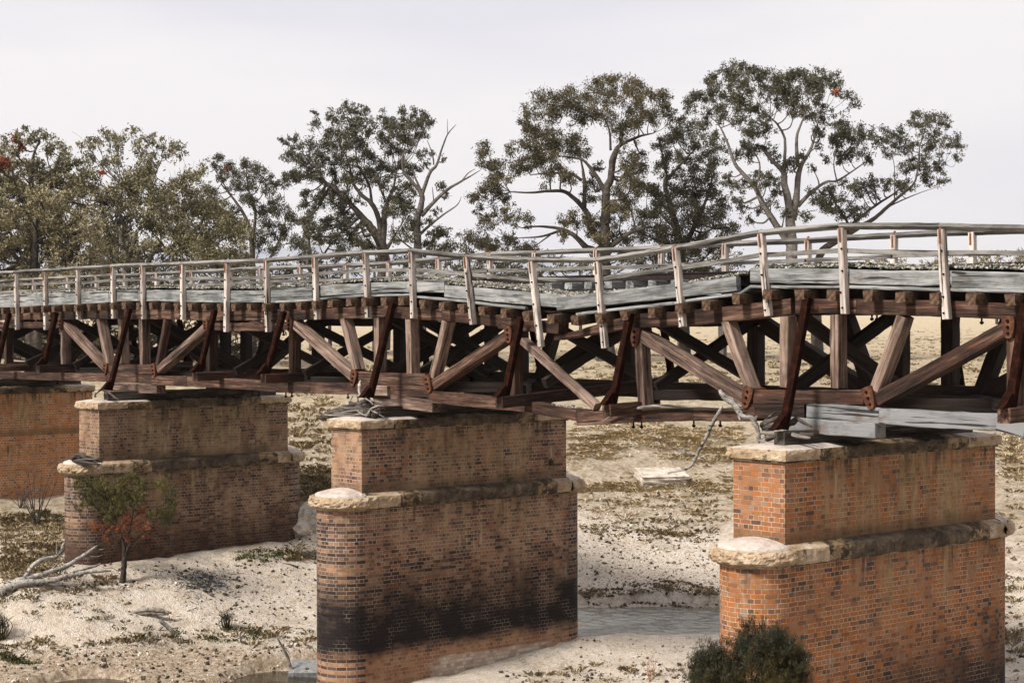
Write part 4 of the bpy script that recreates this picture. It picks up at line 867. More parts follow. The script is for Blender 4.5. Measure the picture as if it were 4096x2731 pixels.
branches('snagged_branch', 'long thin grey branch lying along the bottom beam of the sagging span', 'branch', 'c',
    [[(770, 1440, .015), (850, 1395, .03), (960, 1362, .035), (1080, 1342, .035), (1200, 1332, .03), (1400, 1338, .025), (1640, 1345, .02), (1790, 1350, .01)]], dY(1.2), W_DRIFT)
branches('splintered_timber', 'grey splintered timbers piled behind the twisted driftwood on the orange pier', 'timber pile', 'f',
    [[(1500, 690, .03), (1600, 630, .04), (1720, 570, .02)], [(1520, 720, .03), (1650, 670, .035), (1740, 640, .015)], [(1540, 740, .025), (1660, 710, .03), (1760, 670, .015)], [(1500, 660, .02), (1580, 590, .02), (1680, 490, .008)],
     [(1940, 540, .012), (2040, 620, .02), (2170, 690, .012)], [(1850, 660, .03), (1930, 620, .04), (1980, 580, .02)], [(1560, 860, .03), (1750, 800, .03), (2200, 800, .02)]], dY(.75), W_DEBRIS, rs=1.7)
random.seed(3)
H = []
for k in range(34):
    x = random.uniform(420, 1250); s = 1-abs(x-980)/640; y = random.uniform(720-260*max(s, .05)*.9, 725); l = random.uniform(120, 330); a = random.gauss(-.12, .3)
    H.append([(x-l/2*math.cos(a), min(738, y-l/2*math.sin(a)), random.uniform(.02, .05), random.uniform(-.1, .5)), (x, min(735, y+random.uniform(-12, 12)), random.uniform(.03, .07), random.uniform(-.1, .5)), (x+l/2*math.cos(a), min(735, y+l/2*math.sin(a)), .01, random.uniform(-.1, .5))])
H = [[(340, 745, .05), (520, 670, .09), (760, 600, .10), (980, 520, .08), (1080, 440, .04)], [(330, 740, .07), (560, 735, .10), (900, 715, .10), (1180, 705, .08)], [(500, 700, .09), (760, 690, .12), (1100, 660, .1)], [(640, 640, .08), (880, 600, .12), (1120, 560, .08)]] + H
T = branches('driftwood_pile', 'dark heap of flood debris on the cap of the black stained pier', 'driftwood', 'e', H, dY(.45), W_DEBRIS)
tw = branches('bleached_twigs', 'pale bent twigs lying on top of the dark debris heap', 'twigs', 'e',
    [[(880, 375, .012), (905, 440, .022), (915, 520, .02), (1000, 490, .015), (1040, 460, .01)], [(940, 415, .01), (1020, 440, .014), (1110, 500, .012), (1145, 540, .008)], [(630, 575, .012), (730, 600, .018), (820, 600, .018), (900, 595, .012)],
     [(850, 600, .012), (930, 660, .016), (990, 700, .016), (1060, 700, .012)], [(1020, 750, .014), (1070, 680, .02), (1110, 610, .02), (1180, 575, .018), (1240, 550, .012)], [(390, 700, .012), (560, 712, .014), (760, 715, .012), (900, 690, .012), (950, 680, .01)],
     [(650, 660, .008), (780, 640, .012), (920, 630, .01)], [(1120, 635, .018), (1220, 680, .018)], [(780, 410, .012), (830, 400, .016), (800, 450, .016), (775, 500, .01)], [(1110, 475, .018), (1200, 490, .022), (1300, 510, .014)], [(1240, 700, .008), (1320, 735, .006)]], dY(.28), W_DRIFT)
branches('upright_splinter', 'single upright bleached splinter above the debris heap', 'splinter', 'e', [[(945, 400, .02), (930, 330, .04), (935, 240, .05), (948, 160, .008)]], dY(.5), W_POST)
branches('flood_twigs', 'thin grey twigs caught at the brace foot on the pier with the small tree', 'twigs', 'a',
    [[(790, 1440, .01), (800, 1415, .02), (850, 1380, .02), (900, 1390, .02), (950, 1430, .018), (1000, 1468, .01)], [(860, 1380, .015), (920, 1410, .02), (960, 1450, .012)], [(840, 1370, .01), (880, 1400, .02), (900, 1440, .012)], [(795, 1400, .012), (800, 1440, .02)]], dY(.2), W_DEBRIS)
random.seed(5)
branches('dome_driftwood', 'black and grey twigs strewn on the rounded ledge above the small tree', 'driftwood', 'D',
    [[(144+random.uniform(-8, 40), 1062+random.uniform(-6, 8), .03, random.uniform(-.4, .1)), (185+random.uniform(-10, 15), 1052+random.uniform(-8, 8), .045, random.uniform(-.4, .1)), (215+random.uniform(-8, 22), 1058+random.uniform(-6, 10), .015, random.uniform(-.4, .1))] for _ in range(12)]
    + [[(150, 1068, .02), (170, 1062, .03), (190, 1050, .02)], [(205, 1055, .03), (210, 1068, .03), (213, 1080, .012)]], dY(-.25), W_DEBRIS)

def atG(c, x, y, z0=-5):
    """first hit of the sight line with the ground"""
    d = ray(c, x, y); s = 24.
    for i in range(1500):
        p_ = CAM+d*s
        if p_[2] < g1(p_[0], p_[1]): break
        s += .06 if s < 75 else .4
    return Vector(p_), s
def onground(dep, lift=.0): return lambda c, x, y, o: atD(c, x, y, dep+o)
_, dl = atG('D', 60, 1345)
branches('dead_log', 'large bleached fallen tree with forked limbs on the bank below the left pier', 'log', 'g',
    [[(-120, 1400, .26), (60, 1300, .24, 0), (180, 1240, .22), (330, 1215, .17), (480, 1205, .15), (620, 1190, .14), (760, 1150, .12, .2), (960, 1110, .10, .3), (1150, 1090, .09, .4), (1265, 1090, .05, .5)],
     [(180, 1210, .15), (330, 1170, .13), (480, 1130, .12), (620, 1085, .12, .2), (760, 1035, .11, .4), (880, 960, .10, .6), (980, 900, .10, .8), (1060, 840, .08, .9), (1110, 800, .03, 1)],
     [(290, 1160, .12), (340, 1080, .11), (400, 1010, .10), (480, 960, .10, .1), (580, 940, .09, .3), (650, 920, .085, .4), (700, 860, .08, .5), (720, 790, .06, .6), (745, 755, .03, .6)], [(650, 900, .05, .4), (645, 830, .03, .4), (650, 765, .015, .4)],
     [(1060, 850, .06, .9), (1130, 850, .04, 1), (1190, 840, .015, 1)], [(980, 920, .05, .8), (1100, 930, .03, .9), (1170, 905, .015, 1)], [(800, 1110, .04, .3), (950, 1070, .06, .5), (1090, 1035, .06, .7), (1150, 1005, .02, .8)],
     [(600, 1060, .05, .9), (680, 990, .03, 1.1), (770, 920, .02, 1.3)], [(1180, 1060, .02, .6), (1280, 1060, .02, .8), (1360, 1100, .01, .9)]], onground(dl-.1), W_DRIFT, sides=9, rs=.56)
_, d2 = atG('i', 1100, 760)
branches('root_log', 'short rotting log half buried in the sand slope', 'log', 'i', [[(840, 770, .08), (900, 760, .14), (960, 720, .12), (1060, 700, .11), (1160, 705, .11), (1240, 725, .05)], [(900, 760, .1), (940, 800, .07), (930, 830, .03)], [(960, 740, .1), (1080, 728, .1), (1220, 735, .05)]], onground(d2), wood('half rotten log', (.03, .024, .018), (.12, .10, .08), (.34, .31, .27)), sides=8, rs=.55)
_, d3 = atG('i', 1250, 880)
branches('broken_branch', 'forked broken branch lying on the sand below the short log', 'branch', 'i', [[(1155, 775, .05), (1210, 820, .06), (1260, 865, .06), (1320, 890, .05)], [(1180, 825, .025), (1100, 880, .03), (1030, 905, .03), (960, 938, .03), (830, 950, .035), (770, 965, .06), (745, 990, .04)], [(810, 945, .01), (812, 900, .006)]], onground(d3), W_DRIFT)
_, d4 = atG('D', 690, 1560)
branches('leaning_stick', 'thin bleached stick leaning up beside the black stained pier', 'stick', 'i', [[(2000, 895, .015), (2045, 970, .03), (2080, 1040, .035), (2110, 1130, .04), (2165, 1205, .04), (2200, 1260, .04)], [(2225, 1120, .045), (2205, 1180, .045), (2190, 1250, .03)]], onground(d4-.3), W_DRIFT)
for lab, q, r_ in [('dark fallen beam on the bank between the two brown piers', [(640, 1281), (680, 1277), (730, 1275)], .10), ('thin dark stick beside the fallen beam on the bank', [(630, 1293), (665, 1297), (685, 1302)], .035)]:
    P, s = atG('D', *q[1]); branches('fallen_beam', lab, 'log', 'D', [[(x, y, r_) for x, y in q]], onground(s), W_DEBRIS)
def rock(name, label, P, sz, mat, rot=0., cat='rock', seed=1, blocky=False):
    bm = bmesh.new()
    if blocky:
        bmesh.ops.create_cube(bm, size=2); bmesh.ops.subdivide_edges(bm, edges=bm.edges[:], cuts=5, use_grid_fill=True)
    else: bmesh.ops.create_icosphere(bm, subdivisions=3, radius=1)
    for v in bm.verts: v.co += v.co.normalized()*mnoise.fractal(v.co*1.3+Vector((seed*3.7, 0, 0)), 1., 2., 4)*(.10 if blocky else .35); v.co = Vector((v.co.x*sz[0], v.co.y*sz[1], v.co.z*sz[2]))
    me = bpy.data.meshes.new('m'); bm.to_mesh(me); bm.free()
    return tag(link(name, me, mat, None, Matrix.Translation(P) @ Matrix.Rotation(rot, 4, 'Z') @ Matrix.Rotation(.22 if blocky else .12, 4, 'X')), label, cat)
ST_BOULDER = stone('pale boulder', ((.30, .25, .20), (.46, .40, .33), (.58, .52, .45)), (.12, .09, .06), .6)
CONC = stone('grey concrete', ((.12, .12, .12), (.20, .20, .195), (.28, .28, .275)), (.1, .1, .1), .4, 12)
P, _ = atG('D', 1520, 1102); rock('stone_slab', 'flat pale stone slab on the far bank below the hanging branch', P+Vector((0, 0, .12)), (.85, .55, .16), ST_BOULDER, R(62), 'stone', 4, True)
P, _ = atG('D', 705, 1562); rock('concrete_block', 'grey concrete block at the foot of the black stained pier', P+Vector((0, 0, .1)), (.42, .4, .28), CONC, R(50), 'block', 2, True)
P, _ = atG('D', 706, 1205); rock('boulder', 'pale undercut boulder on the bank between the two brown piers', P+Vector((0, 0, .15)), (.7, .9, .5), ST_BOULDER, .3, 'boulder', 6)
P, _ = atG('i', 90, 955); rock('river_stone', 'small white stone on the sand at far left', P+Vector((0, 0, .03)), (.18, .13, .09), ST_BOULDER, .3, 'stone', 8)

# ------------------------------------------------------------------ foliage
def leafmat(name, a, b, c, tr_=.0):
    t = NT(name); P = t.n('ShaderNodeNewGeometry').outputs['Position']; n1 = t.noise(P, .45, 3); n2 = t.noise(P, 5, 3, .7)
    t.b.inputs['Roughness'].default_value = .6; t.b.inputs['Specular IOR Level'].default_value = .3
    return t.out(t.ramp(t.math('ADD', t.math('MULTIPLY', n1, .5), t.math('MULTIPLY', n2, .5)), [(.36, a), (.5, b), (.64, c)]))
L_GUM = leafmat('gum leaves', (0.0310, 0.0279, 0.0112), (0.0744, 0.0620, 0.0279), (0.1426, 0.1116, 0.0589))
L_DARK = leafmat('dark gum leaves', (0.0210, 0.0216, 0.0096), (0.0510, 0.0480, 0.0228), (0.1020, 0.0870, 0.0450))
L_OLIVE = leafmat('olive leaves', (0.0576, 0.0540, 0.0216), (0.1368, 0.1188, 0.0576), (0.2304, 0.1944, 0.1080))
L_PALE = leafmat('pale olive leaves', (0.0864, 0.0756, 0.0360), (0.1800, 0.1512, 0.0792), (0.2736, 0.2304, 0.1368))
L_RED = leafmat('rust red leaves', (.07, .022, .010), (.20, .055, .02), (.36, .12, .035))
L_WATTLE = leafmat('yellow green needles', (.022, .024, .006), (.06, .056, .012), (.15, .12, .022))
L_BUSH = leafmat('dark green needles', (.005, .006, .002), (.018, .018, .005), (.085, .062, .013))
BARK = wood('dark gum bark', (0.0165, 0.0132, 0.0110), (0.0550, 0.0440, 0.0358), (0.1265, 0.1045, 0.0880)); BARKP = wood('pale gum bark', (0.0330, 0.0275, 0.0248), (0.1045, 0.0908, 0.0798), (0.1980, 0.1760, 0.1568))
def leaves(C, N, size, droop=.6, asp=.38):
    """C (n,3) leaf centres; quads of random facing"""
    n = len(C); a = rng.uniform(0, 2*np.pi, n); el = rng.normal(-droop, .6, n)
    u = np.stack([np.cos(a)*np.cos(el), np.sin(a)*np.cos(el), np.sin(el)], -1)
    w_ = rng.normal(0, 1, (n, 3)); v = np.cross(u, w_); v /= np.linalg.norm(v, axis=1, keepdims=True)+1e-9
    s = (size*rng.uniform(.6, 1.35, n))[:, None]; u = u*s; v = v*s*asp
    V = np.stack([C-u*.5, C+v*.5-u*.05, C+u*.5, C-v*.5-u*.05], 1).reshape(-1, 3); return V, np.arange(n*4).reshape(n, 4)
def tree(name, label, c, clumps, limbs, depth, lmat, bmat, size=.18, dens=1.05, spread=2.5, red=(), redmat=None, group='gum trees on the far bank', twigs=True, seed=1, base=None):
    """clumps: (x,y,r) read on the photo; limbs: polylines (x,y,radius m)"""
    global rng
    rng = np.random.default_rng(seed); random.seed(seed); px = 1/FR[c][2]/FPX
    LP = []; dof = {}
    for L in limbs:
        P = [(atD(c, q[0], q[1], depth+(q[3] if len(q) > 3 else 0)), q[2]) for q in L]; LP.append(smoothpath(P, 4, .05))
    b0 = LP[0][0][0]; 
    T = thing(name, (b0.x, b0.y, b0.z), label, 'tree', group)
    nodes = [(p_, r_) for P, rr in LP for p_, r_ in zip(P, rr)]; NP = np.array([tuple(p_) for p_, _ in nodes])
    allC = []; tw = []; redC = []
    for x, y, r_ in clumps:
        od = rng.normal(0, spread); cen = np.array(atD(c, x, y, depth+od)); R_ = r_*px*depth
        if twigs:
            k = int(np.argmin(np.linalg.norm(NP-cen-np.array([0, 0, -R_*1.5]), axis=1))); p0, r0 = nodes[k]
            mid = Vector(cen)*.5+p0*.5+Vector((random.gauss(0, .15), random.gauss(0, .15), -.12*(Vector(cen)-p0).length))
            rs = min(r0*.7, .035+.02*(Vector(cen)-p0).length); P2 = smoothpath([(p0, rs), (mid, rs*.75), (Vector(cen), rs*.35)], 3, .1); tw.append(P2)
            for _ in range(5): e = Vector(cen)+Vector(rng.normal(0, R_*.75, 3)); tw.append(([Vector(cen)*.6+mid*.4, (Vector(cen)+e)/2+Vector(rng.normal(0, R_*.12, 3)), e], [rs*.4, rs*.22, .008]))
        ns = max(5, int(11*dens)); sc = cen + rng.normal(0, 1, (ns, 3))*np.array([.62, .62, .56])*R_
        area = (R_/.45)**2
        for s in sc:
            m = int(24*dens*area*(.26/size)**1.3*rng.uniform(.4, 1.5)); allC.append(s+rng.normal(0, 1, (m, 3))*np.array([.27, .27, .24])*R_ + np.array([0, 0, -.05*R_]))
    C = np.concatenate(allC); V, F = leaves(C, 0, size)
    o = np.array(wloc(T)); link('crown', fastmesh(V-o, F, 4), lmat, T, Matrix.Translation(wloc(T)))
    tubes('trunk', LP+tw, bmat, T, sides=5, jit=.08)
    if red:
        RC = []
        for x, y, r_ in red: cen = np.array(atD(c, x, y, depth-spread*.8)); R_ = r_*px*depth; RC.append(cen+rng.normal(0, .42, (int(260*(R_/.45)**2), 3))*R_)
        V, F = leaves(np.concatenate(RC), 0, size); link('dead_foliage', fastmesh(V-o, F, 4), L_RED, T, Matrix.Translation(wloc(T)))['label'] = 'rust red dead leaf patch'
    return T
DT = 131.
c5 = [(250,700,60),(230,770,50),(290,800,50),(420,690,40),(540,420,50),(520,470,50),(640,360,70),(720,330,70),(800,330,80),(860,400,70),(700,430,70),(560,560,60),(520,640,50),(620,560,70),(960,330,60),(1040,250,60),(1130,210,60),(1130,300,70),(1050,340,60),(1230,300,70),(1310,280,60),(1300,370,70),(1400,330,60),(1490,310,45),(1500,400,50),(1540,460,45),(1400,460,70),(1300,500,80),(1200,530,80),(1100,460,70),(1000,440,70),(900,470,60),
      (600,680,70),(680,640,80),(760,660,70),(840,640,80),(900,700,60),(700,720,70),(560,750,60),(620,800,70),(500,790,50),(700,840,60),(780,860,60),(830,900,50),(420,820,60),(350,870,60),(300,900,60),(220,990,60),(180,1040,40),(330,980,60),(400,1040,40),(200,1110,30),(1030,820,40),
      (1250,760,60),(1330,720,50),(1230,840,60),(1330,850,60),(1280,930,70),(1380,960,60),(1200,1010,60),(1000,940,50),(970,1010,50),(1150,980,40),
      (250,1180,50),(400,1150,60),(520,1170,50),(330,1140,40),(230,1230,50),(130,1310,50),(200,1340,70),(300,1370,60),(400,1300,40),(450,1360,60),(560,1380,50),
      (880,1200,60),(800,1200,40),(960,1180,50),(780,1290,40),(1000,1240,50),(1050,1320,60),(1130,1250,70),(1200,1150,70),(1250,1080,70),(1100,1100,50),(1080,1200,50),(1230,1330,60),(1020,1430,50),(1200,1430,50)]
l5 = [[(1097,2190,.75),(1085,1900,.60),(1075,1500,.5),(1078,1350,.45),(1085,1150,.36),(1090,980,.32),(1120,900,.26),(1130,780,.22),(1170,680,.17),(1230,640,.13),(1330,600,.09),(1420,580,.04)],
      [(1080,1360,.34),(1000,1280,.28),(960,1150,.24),(890,1060,.19),(800,990,.15),(700,985,.12),(560,995,.08),(420,990,.04)],[(935,1110,.2),(940,950,.15),(920,800,.08),(900,740,.04)],[(1085,1000,.24),(1030,900,.17),(960,800,.12),(900,760,.09),(760,740,.04)],
      [(1070,1480,.3),(1000,1400,.28),(940,1370,.24),(860,1290,.18),(760,1245,.13),(620,1230,.08),(500,1240,.04)],[(780,1255,.12),(640,1300,.08),(480,1310,.03)],[(700,1290,.07),(560,1390,.03)],[(1085,1400,.25),(1250,1280,.16),(1400,1230,.06)],
      [(920,910,.13),(830,860,.1),(700,860,.06),(560,870,.04)],[(1130,880,.2),(1150,760,.12),(1200,600,.08),(1180,520,.04)],[(1120,700,.1),(1110,560,.08),(1060,440,.04)]]
tree('gum_tree', 'broad brown-green gum tree with a low arching limb, behind the dip in the railing', 't3', c5, l5, DT, L_GUM, BARK, seed=21, spread=2.2)
c5b = [(1560,530,50),(1650,520,60),(1760,560,60),(1830,620,60),(1860,720,60),(1800,740,60),(1700,680,60),(1620,620,60),(1540,620,60),(1500,720,60),(1600,740,60),(1700,790,60),(1820,830,50),(1480,800,50),(1560,830,50),(1460,640,40),
      (1650,920,70),(1750,900,70),(1550,960,70),(1450,1000,70),(1450,1100,80),(1560,1080,80),(1680,1050,80),(1800,960,60),(1850,1010,60),(1900,1100,60),(1800,1120,80),(1700,1180,80),(1560,1200,80),(1430,1200,80),(1350,1150,60),(1350,1280,70),(1480,1310,70),(1600,1320,70),(1750,1280,70),(1880,1220,70),(1950,1240,50),(1700,1400,70),(1850,1380,70),(1600,1430,70),(1450,1430,60),(1960,1340,50),(1550,1520,60),(1750,1500,60)]
tree('gum_tree', 'dense dark gum tree filling the gap between the two tallest gums', 't3', c5b, [[(1640,2150,.5),(1630,1700,.42),(1600,1350,.35),(1540,1100,.25),(1500,930,.18),(1560,850,.12),(1700,700,.05)],[(1620,1400,.25),(1720,1200,.18),(1800,1000,.1),(1850,800,.04)],[(1560,1150,.2),(1450,1050,.1),(1400,980,.05)]], DT+6, L_DARK, BARK, seed=22, spread=2.)
c6 = [(430,120,50),(350,140,50),(260,180,45),(230,200,35),(500,130,50),(560,170,50),(620,190,60),(450,200,60),(380,220,50),(480,260,50),(700,200,60),(640,270,60),(780,160,50),(840,180,60),(920,200,60),(1000,190,60),(1060,220,50),(1100,270,45),(1180,310,40),(1200,370,35),(700,270,60),(780,270,60),(880,250,60),(960,260,50),(960,330,40),(1000,380,40),
      (120,330,50),(200,330,50),(100,400,40),(210,430,35),(260,280,50),(320,310,60),(400,330,60),(450,350,50),(300,390,50),(330,450,40),(420,400,50),(440,470,50),(510,390,40),(560,440,50),(620,440,40),(700,360,40),(760,360,40),(820,330,50),(800,420,50),(870,430,50),(940,430,50),(990,470,30),
      (500,560,50),(560,540,50),(600,520,40),(520,640,60),(470,650,40),(580,640,40),(490,720,40),(640,690,40),(680,720,30),(420,700,30),(800,740,50),(760,780,40),(860,700,30),(940,540,40),(980,560,30),(960,640,30),
      (1100,500,50),(1180,520,60),(1260,560,50),(1290,600,40),(1200,600,60),(1080,570,50),(1100,640,50),(1180,690,50),(1120,730,40),(1260,680,40),(1310,730,40),(1030,740,30),(1350,600,30),
      (350,900,40),(420,930,40),(360,850,30),(460,900,30),(620,900,50),(680,960,40),(640,840,40),(560,840,40),(540,900,30),(700,900,30),(740,1100,40),(880,1120,40),(640,1030,40),(560,1080,30),(440,1050,40),(400,1000,30),(500,1150,30),(930,800,30)]
l6 = [[(800,2150,.6),(795,1700,.5),(790,1300,.42),(780,1150,.36),(770,1050,.32),(740,900,.26),(730,820,.2),(640,730,.14),(590,660,.06)],[(795,1150,.3),(820,1000,.26),(830,870,.23),(850,780,.17),(910,680,.12),(950,560,.08),(970,430,.04)],[(830,790,.17),(820,600,.12),(850,500,.08),(880,430,.04)],[(738,830,.15),(740,740,.12),(740,600,.1),(690,500,.08),(640,460,.04)],
      [(785,1330,.3),(740,1270,.28),(660,1150,.25),(590,1040,.22),(540,930,.18),(470,850,.16),(400,760,.13),(350,620,.09),(290,500,.05),(200,430,.02)],[(830,1050,.18),(920,960,.14),(1020,890,.1),(1100,880,.08),(1250,780,.05),(1300,750,.03)],[(1090,880,.06),(1070,760,.04),(1100,640,.02)],[(840,1120,.06),(900,1090,.04),(960,1080,.02)],[(560,880,.1),(570,760,.06),(500,640,.03)]]
tree('gum_tree', 'tallest open-crowned gum tree with a pale forked trunk, right of centre', 't4', c6, l6, DT-4, L_DARK, BARKP, seed=23, spread=2.2, red=[(1090, 285, 24)])
c7 = [(1420,570,50),(1500,570,50),(1580,620,50),(1480,640,50),(1440,690,30),(1540,670,40),(1620,480,50),(1700,450,50),(1780,490,50),(1830,520,30),(1600,440,30),(1680,540,50),(1740,570,40),(1890,600,40),(1920,640,30),(1780,640,50),(1840,660,30),(1900,720,30),(1720,660,40),(1640,730,50),(1580,800,50),(1680,800,50),(1700,860,50),(1800,870,40),(1780,780,40),(1500,900,50),(1430,900,40),(1560,930,40),(1340,890,40),(1280,920,50),(1200,910,40),(1330,960,40),(1250,960,40),(1130,890,30),
      (980,960,50),(1050,940,40),(940,990,40),(1080,1020,50),(1030,1060,50),(1120,1090,50),(1180,1060,40),(1260,1070,40),(1200,1120,40),(1000,1040,40)]
tree('gum_tree', 'leaning gum tree reaching out to the right over the railing', 't4', c7, [[(960,2150,.5),(955,1700,.4),(965,1450,.32),(1000,1350,.28),(1120,1270,.22),(1250,1190,.18),(1350,1130,.15),(1430,1060,.13),(1520,980,.11),(1620,880,.08),(1650,650,.04)],[(1130,1250,.15),(1200,1170,.14),(1350,1050,.1),(1500,950,.06),(1560,860,.03)],[(1180,1190,.1),(1110,1080,.07),(1060,1000,.04)],[(1420,1065,.07),(1560,1000,.05),(1660,960,.03),(1780,920,.015)],[(1630,850,.06),(1720,800,.04),(1820,760,.02)],[(1480,1010,.05),(1480,800,.03),(1460,700,.02)]], DT-2, L_DARK, BARK, seed=24, spread=1.8)
c4 = [(680,140,40),(760,170,40),(820,180,40),(640,230,50),(580,220,35),(700,260,60),(780,260,50),(850,250,50),(560,320,50),(640,340,60),(740,340,60),(470,260,40),(480,190,25),(330,380,40),(260,390,35),(420,400,50),(500,420,60),(600,430,60),(700,430,60),(800,400,60),(860,320,40),(960,240,50),(1000,260,50),(1100,190,40),(1180,200,40),(1260,200,40),(1290,250,40),(1220,260,50),(1120,270,50),(1040,300,50),(960,330,50),(1160,330,60),(1240,330,50),(1100,370,50),(1000,390,50),(1180,430,50),(1080,450,50),(990,460,50),
      (300,500,50),(380,520,60),(460,560,60),(340,640,50),(300,650,40),(420,640,60),(540,520,60),(640,540,60),(740,540,60),(830,500,60),(900,540,50),(960,600,60),(620,640,60),(700,660,60),(520,660,50),(800,640,60),(880,640,60),(960,700,60),(1040,600,50),(1100,560,40),(1160,600,50),(1200,590,40),(1140,720,50),(1060,780,60),(1120,830,60),(1040,870,60),(1160,880,50),(1000,900,40),
      (600,760,60),(680,780,50),(560,830,60),(640,860,60),(700,900,50),(500,780,40),(400,760,40),(380,850,40),(460,870,40),(760,800,40),
      (400,950,50),(560,960,50),(640,980,60),(720,950,40),(800,1000,40),(840,1080,60),(780,1130,50),(860,1150,40),(700,1060,50),(620,1080,50),(520,1040,40),(440,1080,50)]
l4 = [[(960,1900,.55),(965,1500,.5),(960,1180,.42),(900,1050,.34),(840,970,.28),(760,880,.22),(690,800,.18),(620,740,.15),(540,680,.11),(480,580,.05)],[(962,1150,.25),(970,980,.24),(975,900,.22),(1000,820,.17),(1040,720,.1),(1060,600,.05)],[(940,1080,.22),(930,950,.2),(880,840,.18),(800,770,.14),(740,680,.1),(720,560,.07),(660,430,.04)],[(965,1200,.2),(1020,1120,.14),(1060,1050,.06)],[(880,840,.12),(860,700,.09),(780,560,.06),(760,400,.03)],[(990,840,.1),(930,700,.07),(880,600,.04)]]
tree('gum_tree', 'round dark gum tree with red-brown forked limbs, left of the bare tree', 't2', c4, l4, DT-2, L_DARK, BARK, seed=25, spread=2.2)
c4b = [(1060,1080,50),(1110,1020,50),(1180,960,50),(1150,1080,40),(1330,1040,50),(1400,1060,50),(1300,1130,50),(1450,1150,50),(1380,1160,40),(1400,720,40),(1420,780,25),(1300,480,30),(1270,560,25),(1400,520,20),(1230,480,35),(1180,760,30),(1340,900,25),(1270,240,30),(1290,960,30)]
l4b = [[(1240,1900,.42),(1230,1500,.36),(1215,1180,.30),(1210,950,.26),(1240,850,.22),(1240,770,.18),(1170,680,.13),(1110,600,.10),(1110,480,.07),(1190,420,.04),(1260,260,.02)],[(1240,790,.15),(1300,620,.12),(1350,560,.1),(1390,440,.07),(1430,340,.05),(1490,270,.02)],[(1330,560,.06),(1320,480,.05),(1280,380,.02)],[(1240,930,.18),(1330,830,.14),(1430,740,.11),(1530,680,.08),(1600,640,.05),(1665,600,.02)],[(1530,680,.06),(1580,620,.04),(1630,590,.02)],[(1235,1060,.12),(1300,1000,.1),(1400,920,.07),(1500,850,.04),(1530,790,.015)],[(1430,345,.03),(1428,230,.012)],[(1260,1230,.14),(1330,1100,.11),(1400,1050,.06)],[(1240,750,.1),(1190,640,.06),(1170,540,.03)],[(1330,830,.05),(1320,720,.02)]]
tree('bare_gum_tree', 'half-bare pale gum tree with naked branches forking into the sky', 't2', c4b, l4b, DT-6, L_DARK, BARKP, seed=26, spread=1.2)
c3 = [(1590,520,40),(1540,560,40),(1630,600,50),(1700,620,60),(1780,570,60),(1850,600,50),(1900,660,50),(1800,680,60),(1700,720,50),(1600,650,40),(1920,740,50),(1780,780,50),(1990,700,40),(2050,690,40),(1560,760,50),(1500,740,40),(1560,860,60),(1600,920,60),(1500,860,40),(1680,900,50),(1700,1000,60),(1620,1020,60),(1820,830,50),(1900,900,60),(1960,860,50),(2030,880,60),(2080,930,60),(1950,980,60),(1900,1060,60),(2050,1040,60),(1880,1150,60),(2100,1120,60),(1980,1180,40)]
tree('gum_tree', 'small slender gum tree between the olive trees and the round dark gum', 't1', c3, [[(1830,2000,.3),(1830,1500,.26),(1820,1100,.2),(1780,950,.15),(1700,820,.1),(1600,700,.05)],[(1825,1100,.15),(1850,900,.12),(1800,750,.07),(1780,600,.03)],[(1920,1400,.14),(1920,1300,.12),(2000,1150,.1),(2060,1000,.06),(2060,880,.03)],[(1700,820,.07),(1580,640,.05),(1540,560,.02)]], DT+10, L_DARK, BARK, seed=27, spread=1.8, red=[(1640, 590, 20)])
c3b = [(2200,950,50),(2250,1000,50),(2180,1130,50),(2300,1100,50),(2230,1200,50),(2330,980,45),(2400,1090,45),(2470,1150,50),(2560,1080,40),(2420,1210,50)]
tree('gum_tree', 'low dark gum tree in front of the blue hills, right of the slender gum', 't1', c3b, [[(2260,2000,.3),(2250,1400,.22),(2240,1200,.16),(2230,1050,.1),(2210,960,.04)],[(2250,1350,.14),(2350,1200,.1),(2420,1090,.05)]], DT+22, L_DARK, BARK, seed=28, spread=1.6)
def fillgrid(x0, x1, y0, y1, st, r_, top):
    o = []; random.seed(int(x0+y0))
    for y in np.arange(y0, y1, st*.8):
        for x in np.arange(x0, x1, st):
            X_ = x+random.uniform(-.4, .4)*st; Y_ = y+random.uniform(-.4, .4)*st
            if random.random() > .14 and Y_ > np.interp(X_, [q[0] for q in top], [q[1] for q in top]): o.append((X_, Y_, r_*random.uniform(.8, 1.25)))
    return o
c2 = [(620,400,50),(700,400,50),(780,360,60),(860,360,50),(950,350,50),(1040,370,50),(1130,390,50),(1170,420,40),(1240,390,30),(1280,430,50),(1300,480,40),(840,440,50),(1000,430,50),(640,470,40),(740,530,50),(1100,500,50),(1230,480,50)]
c2 += fillgrid(760, 1780, 540, 1560, 100, 78, [(700, 900), (760, 640), (820, 560), (1100, 560), (1340, 550), (1440, 600), (1500, 720), (1560, 900), (1700, 960), (1780, 1100)])
l2 = [[(905,2000,.45),(905,1450,.34),(915,1270,.26),(910,1200,.24),(880,1120,.2),(880,1000,.14),(860,850,.1),(900,700,.06)],[(915,1230,.2),(960,1150,.17),(990,1050,.12),(1070,940,.07)],[(900,1265,.16),(820,1220,.14),(780,1190,.11),(720,1150,.06)],[(985,1400,.2),(985,1260,.18),(1000,1200,.15),(990,1130,.1)],[(1060,1450,.22),(1075,1260,.2),(1120,1190,.16),(1200,1170,.13),(1290,1130,.07)],[(1120,1190,.12),(1160,1130,.1),(1130,1080,.05)],[(1060,940,.06),(1100,700,.05),(1180,500,.03)]]
tree('gum_tree', 'wide olive gum tree with pale crooked limbs showing above the left railing', 't1', c2, l2, DT-16, L_OLIVE, BARKP, seed=29, spread=3.2, red=[(740, 620, 28)], dens=.80, size=.23)
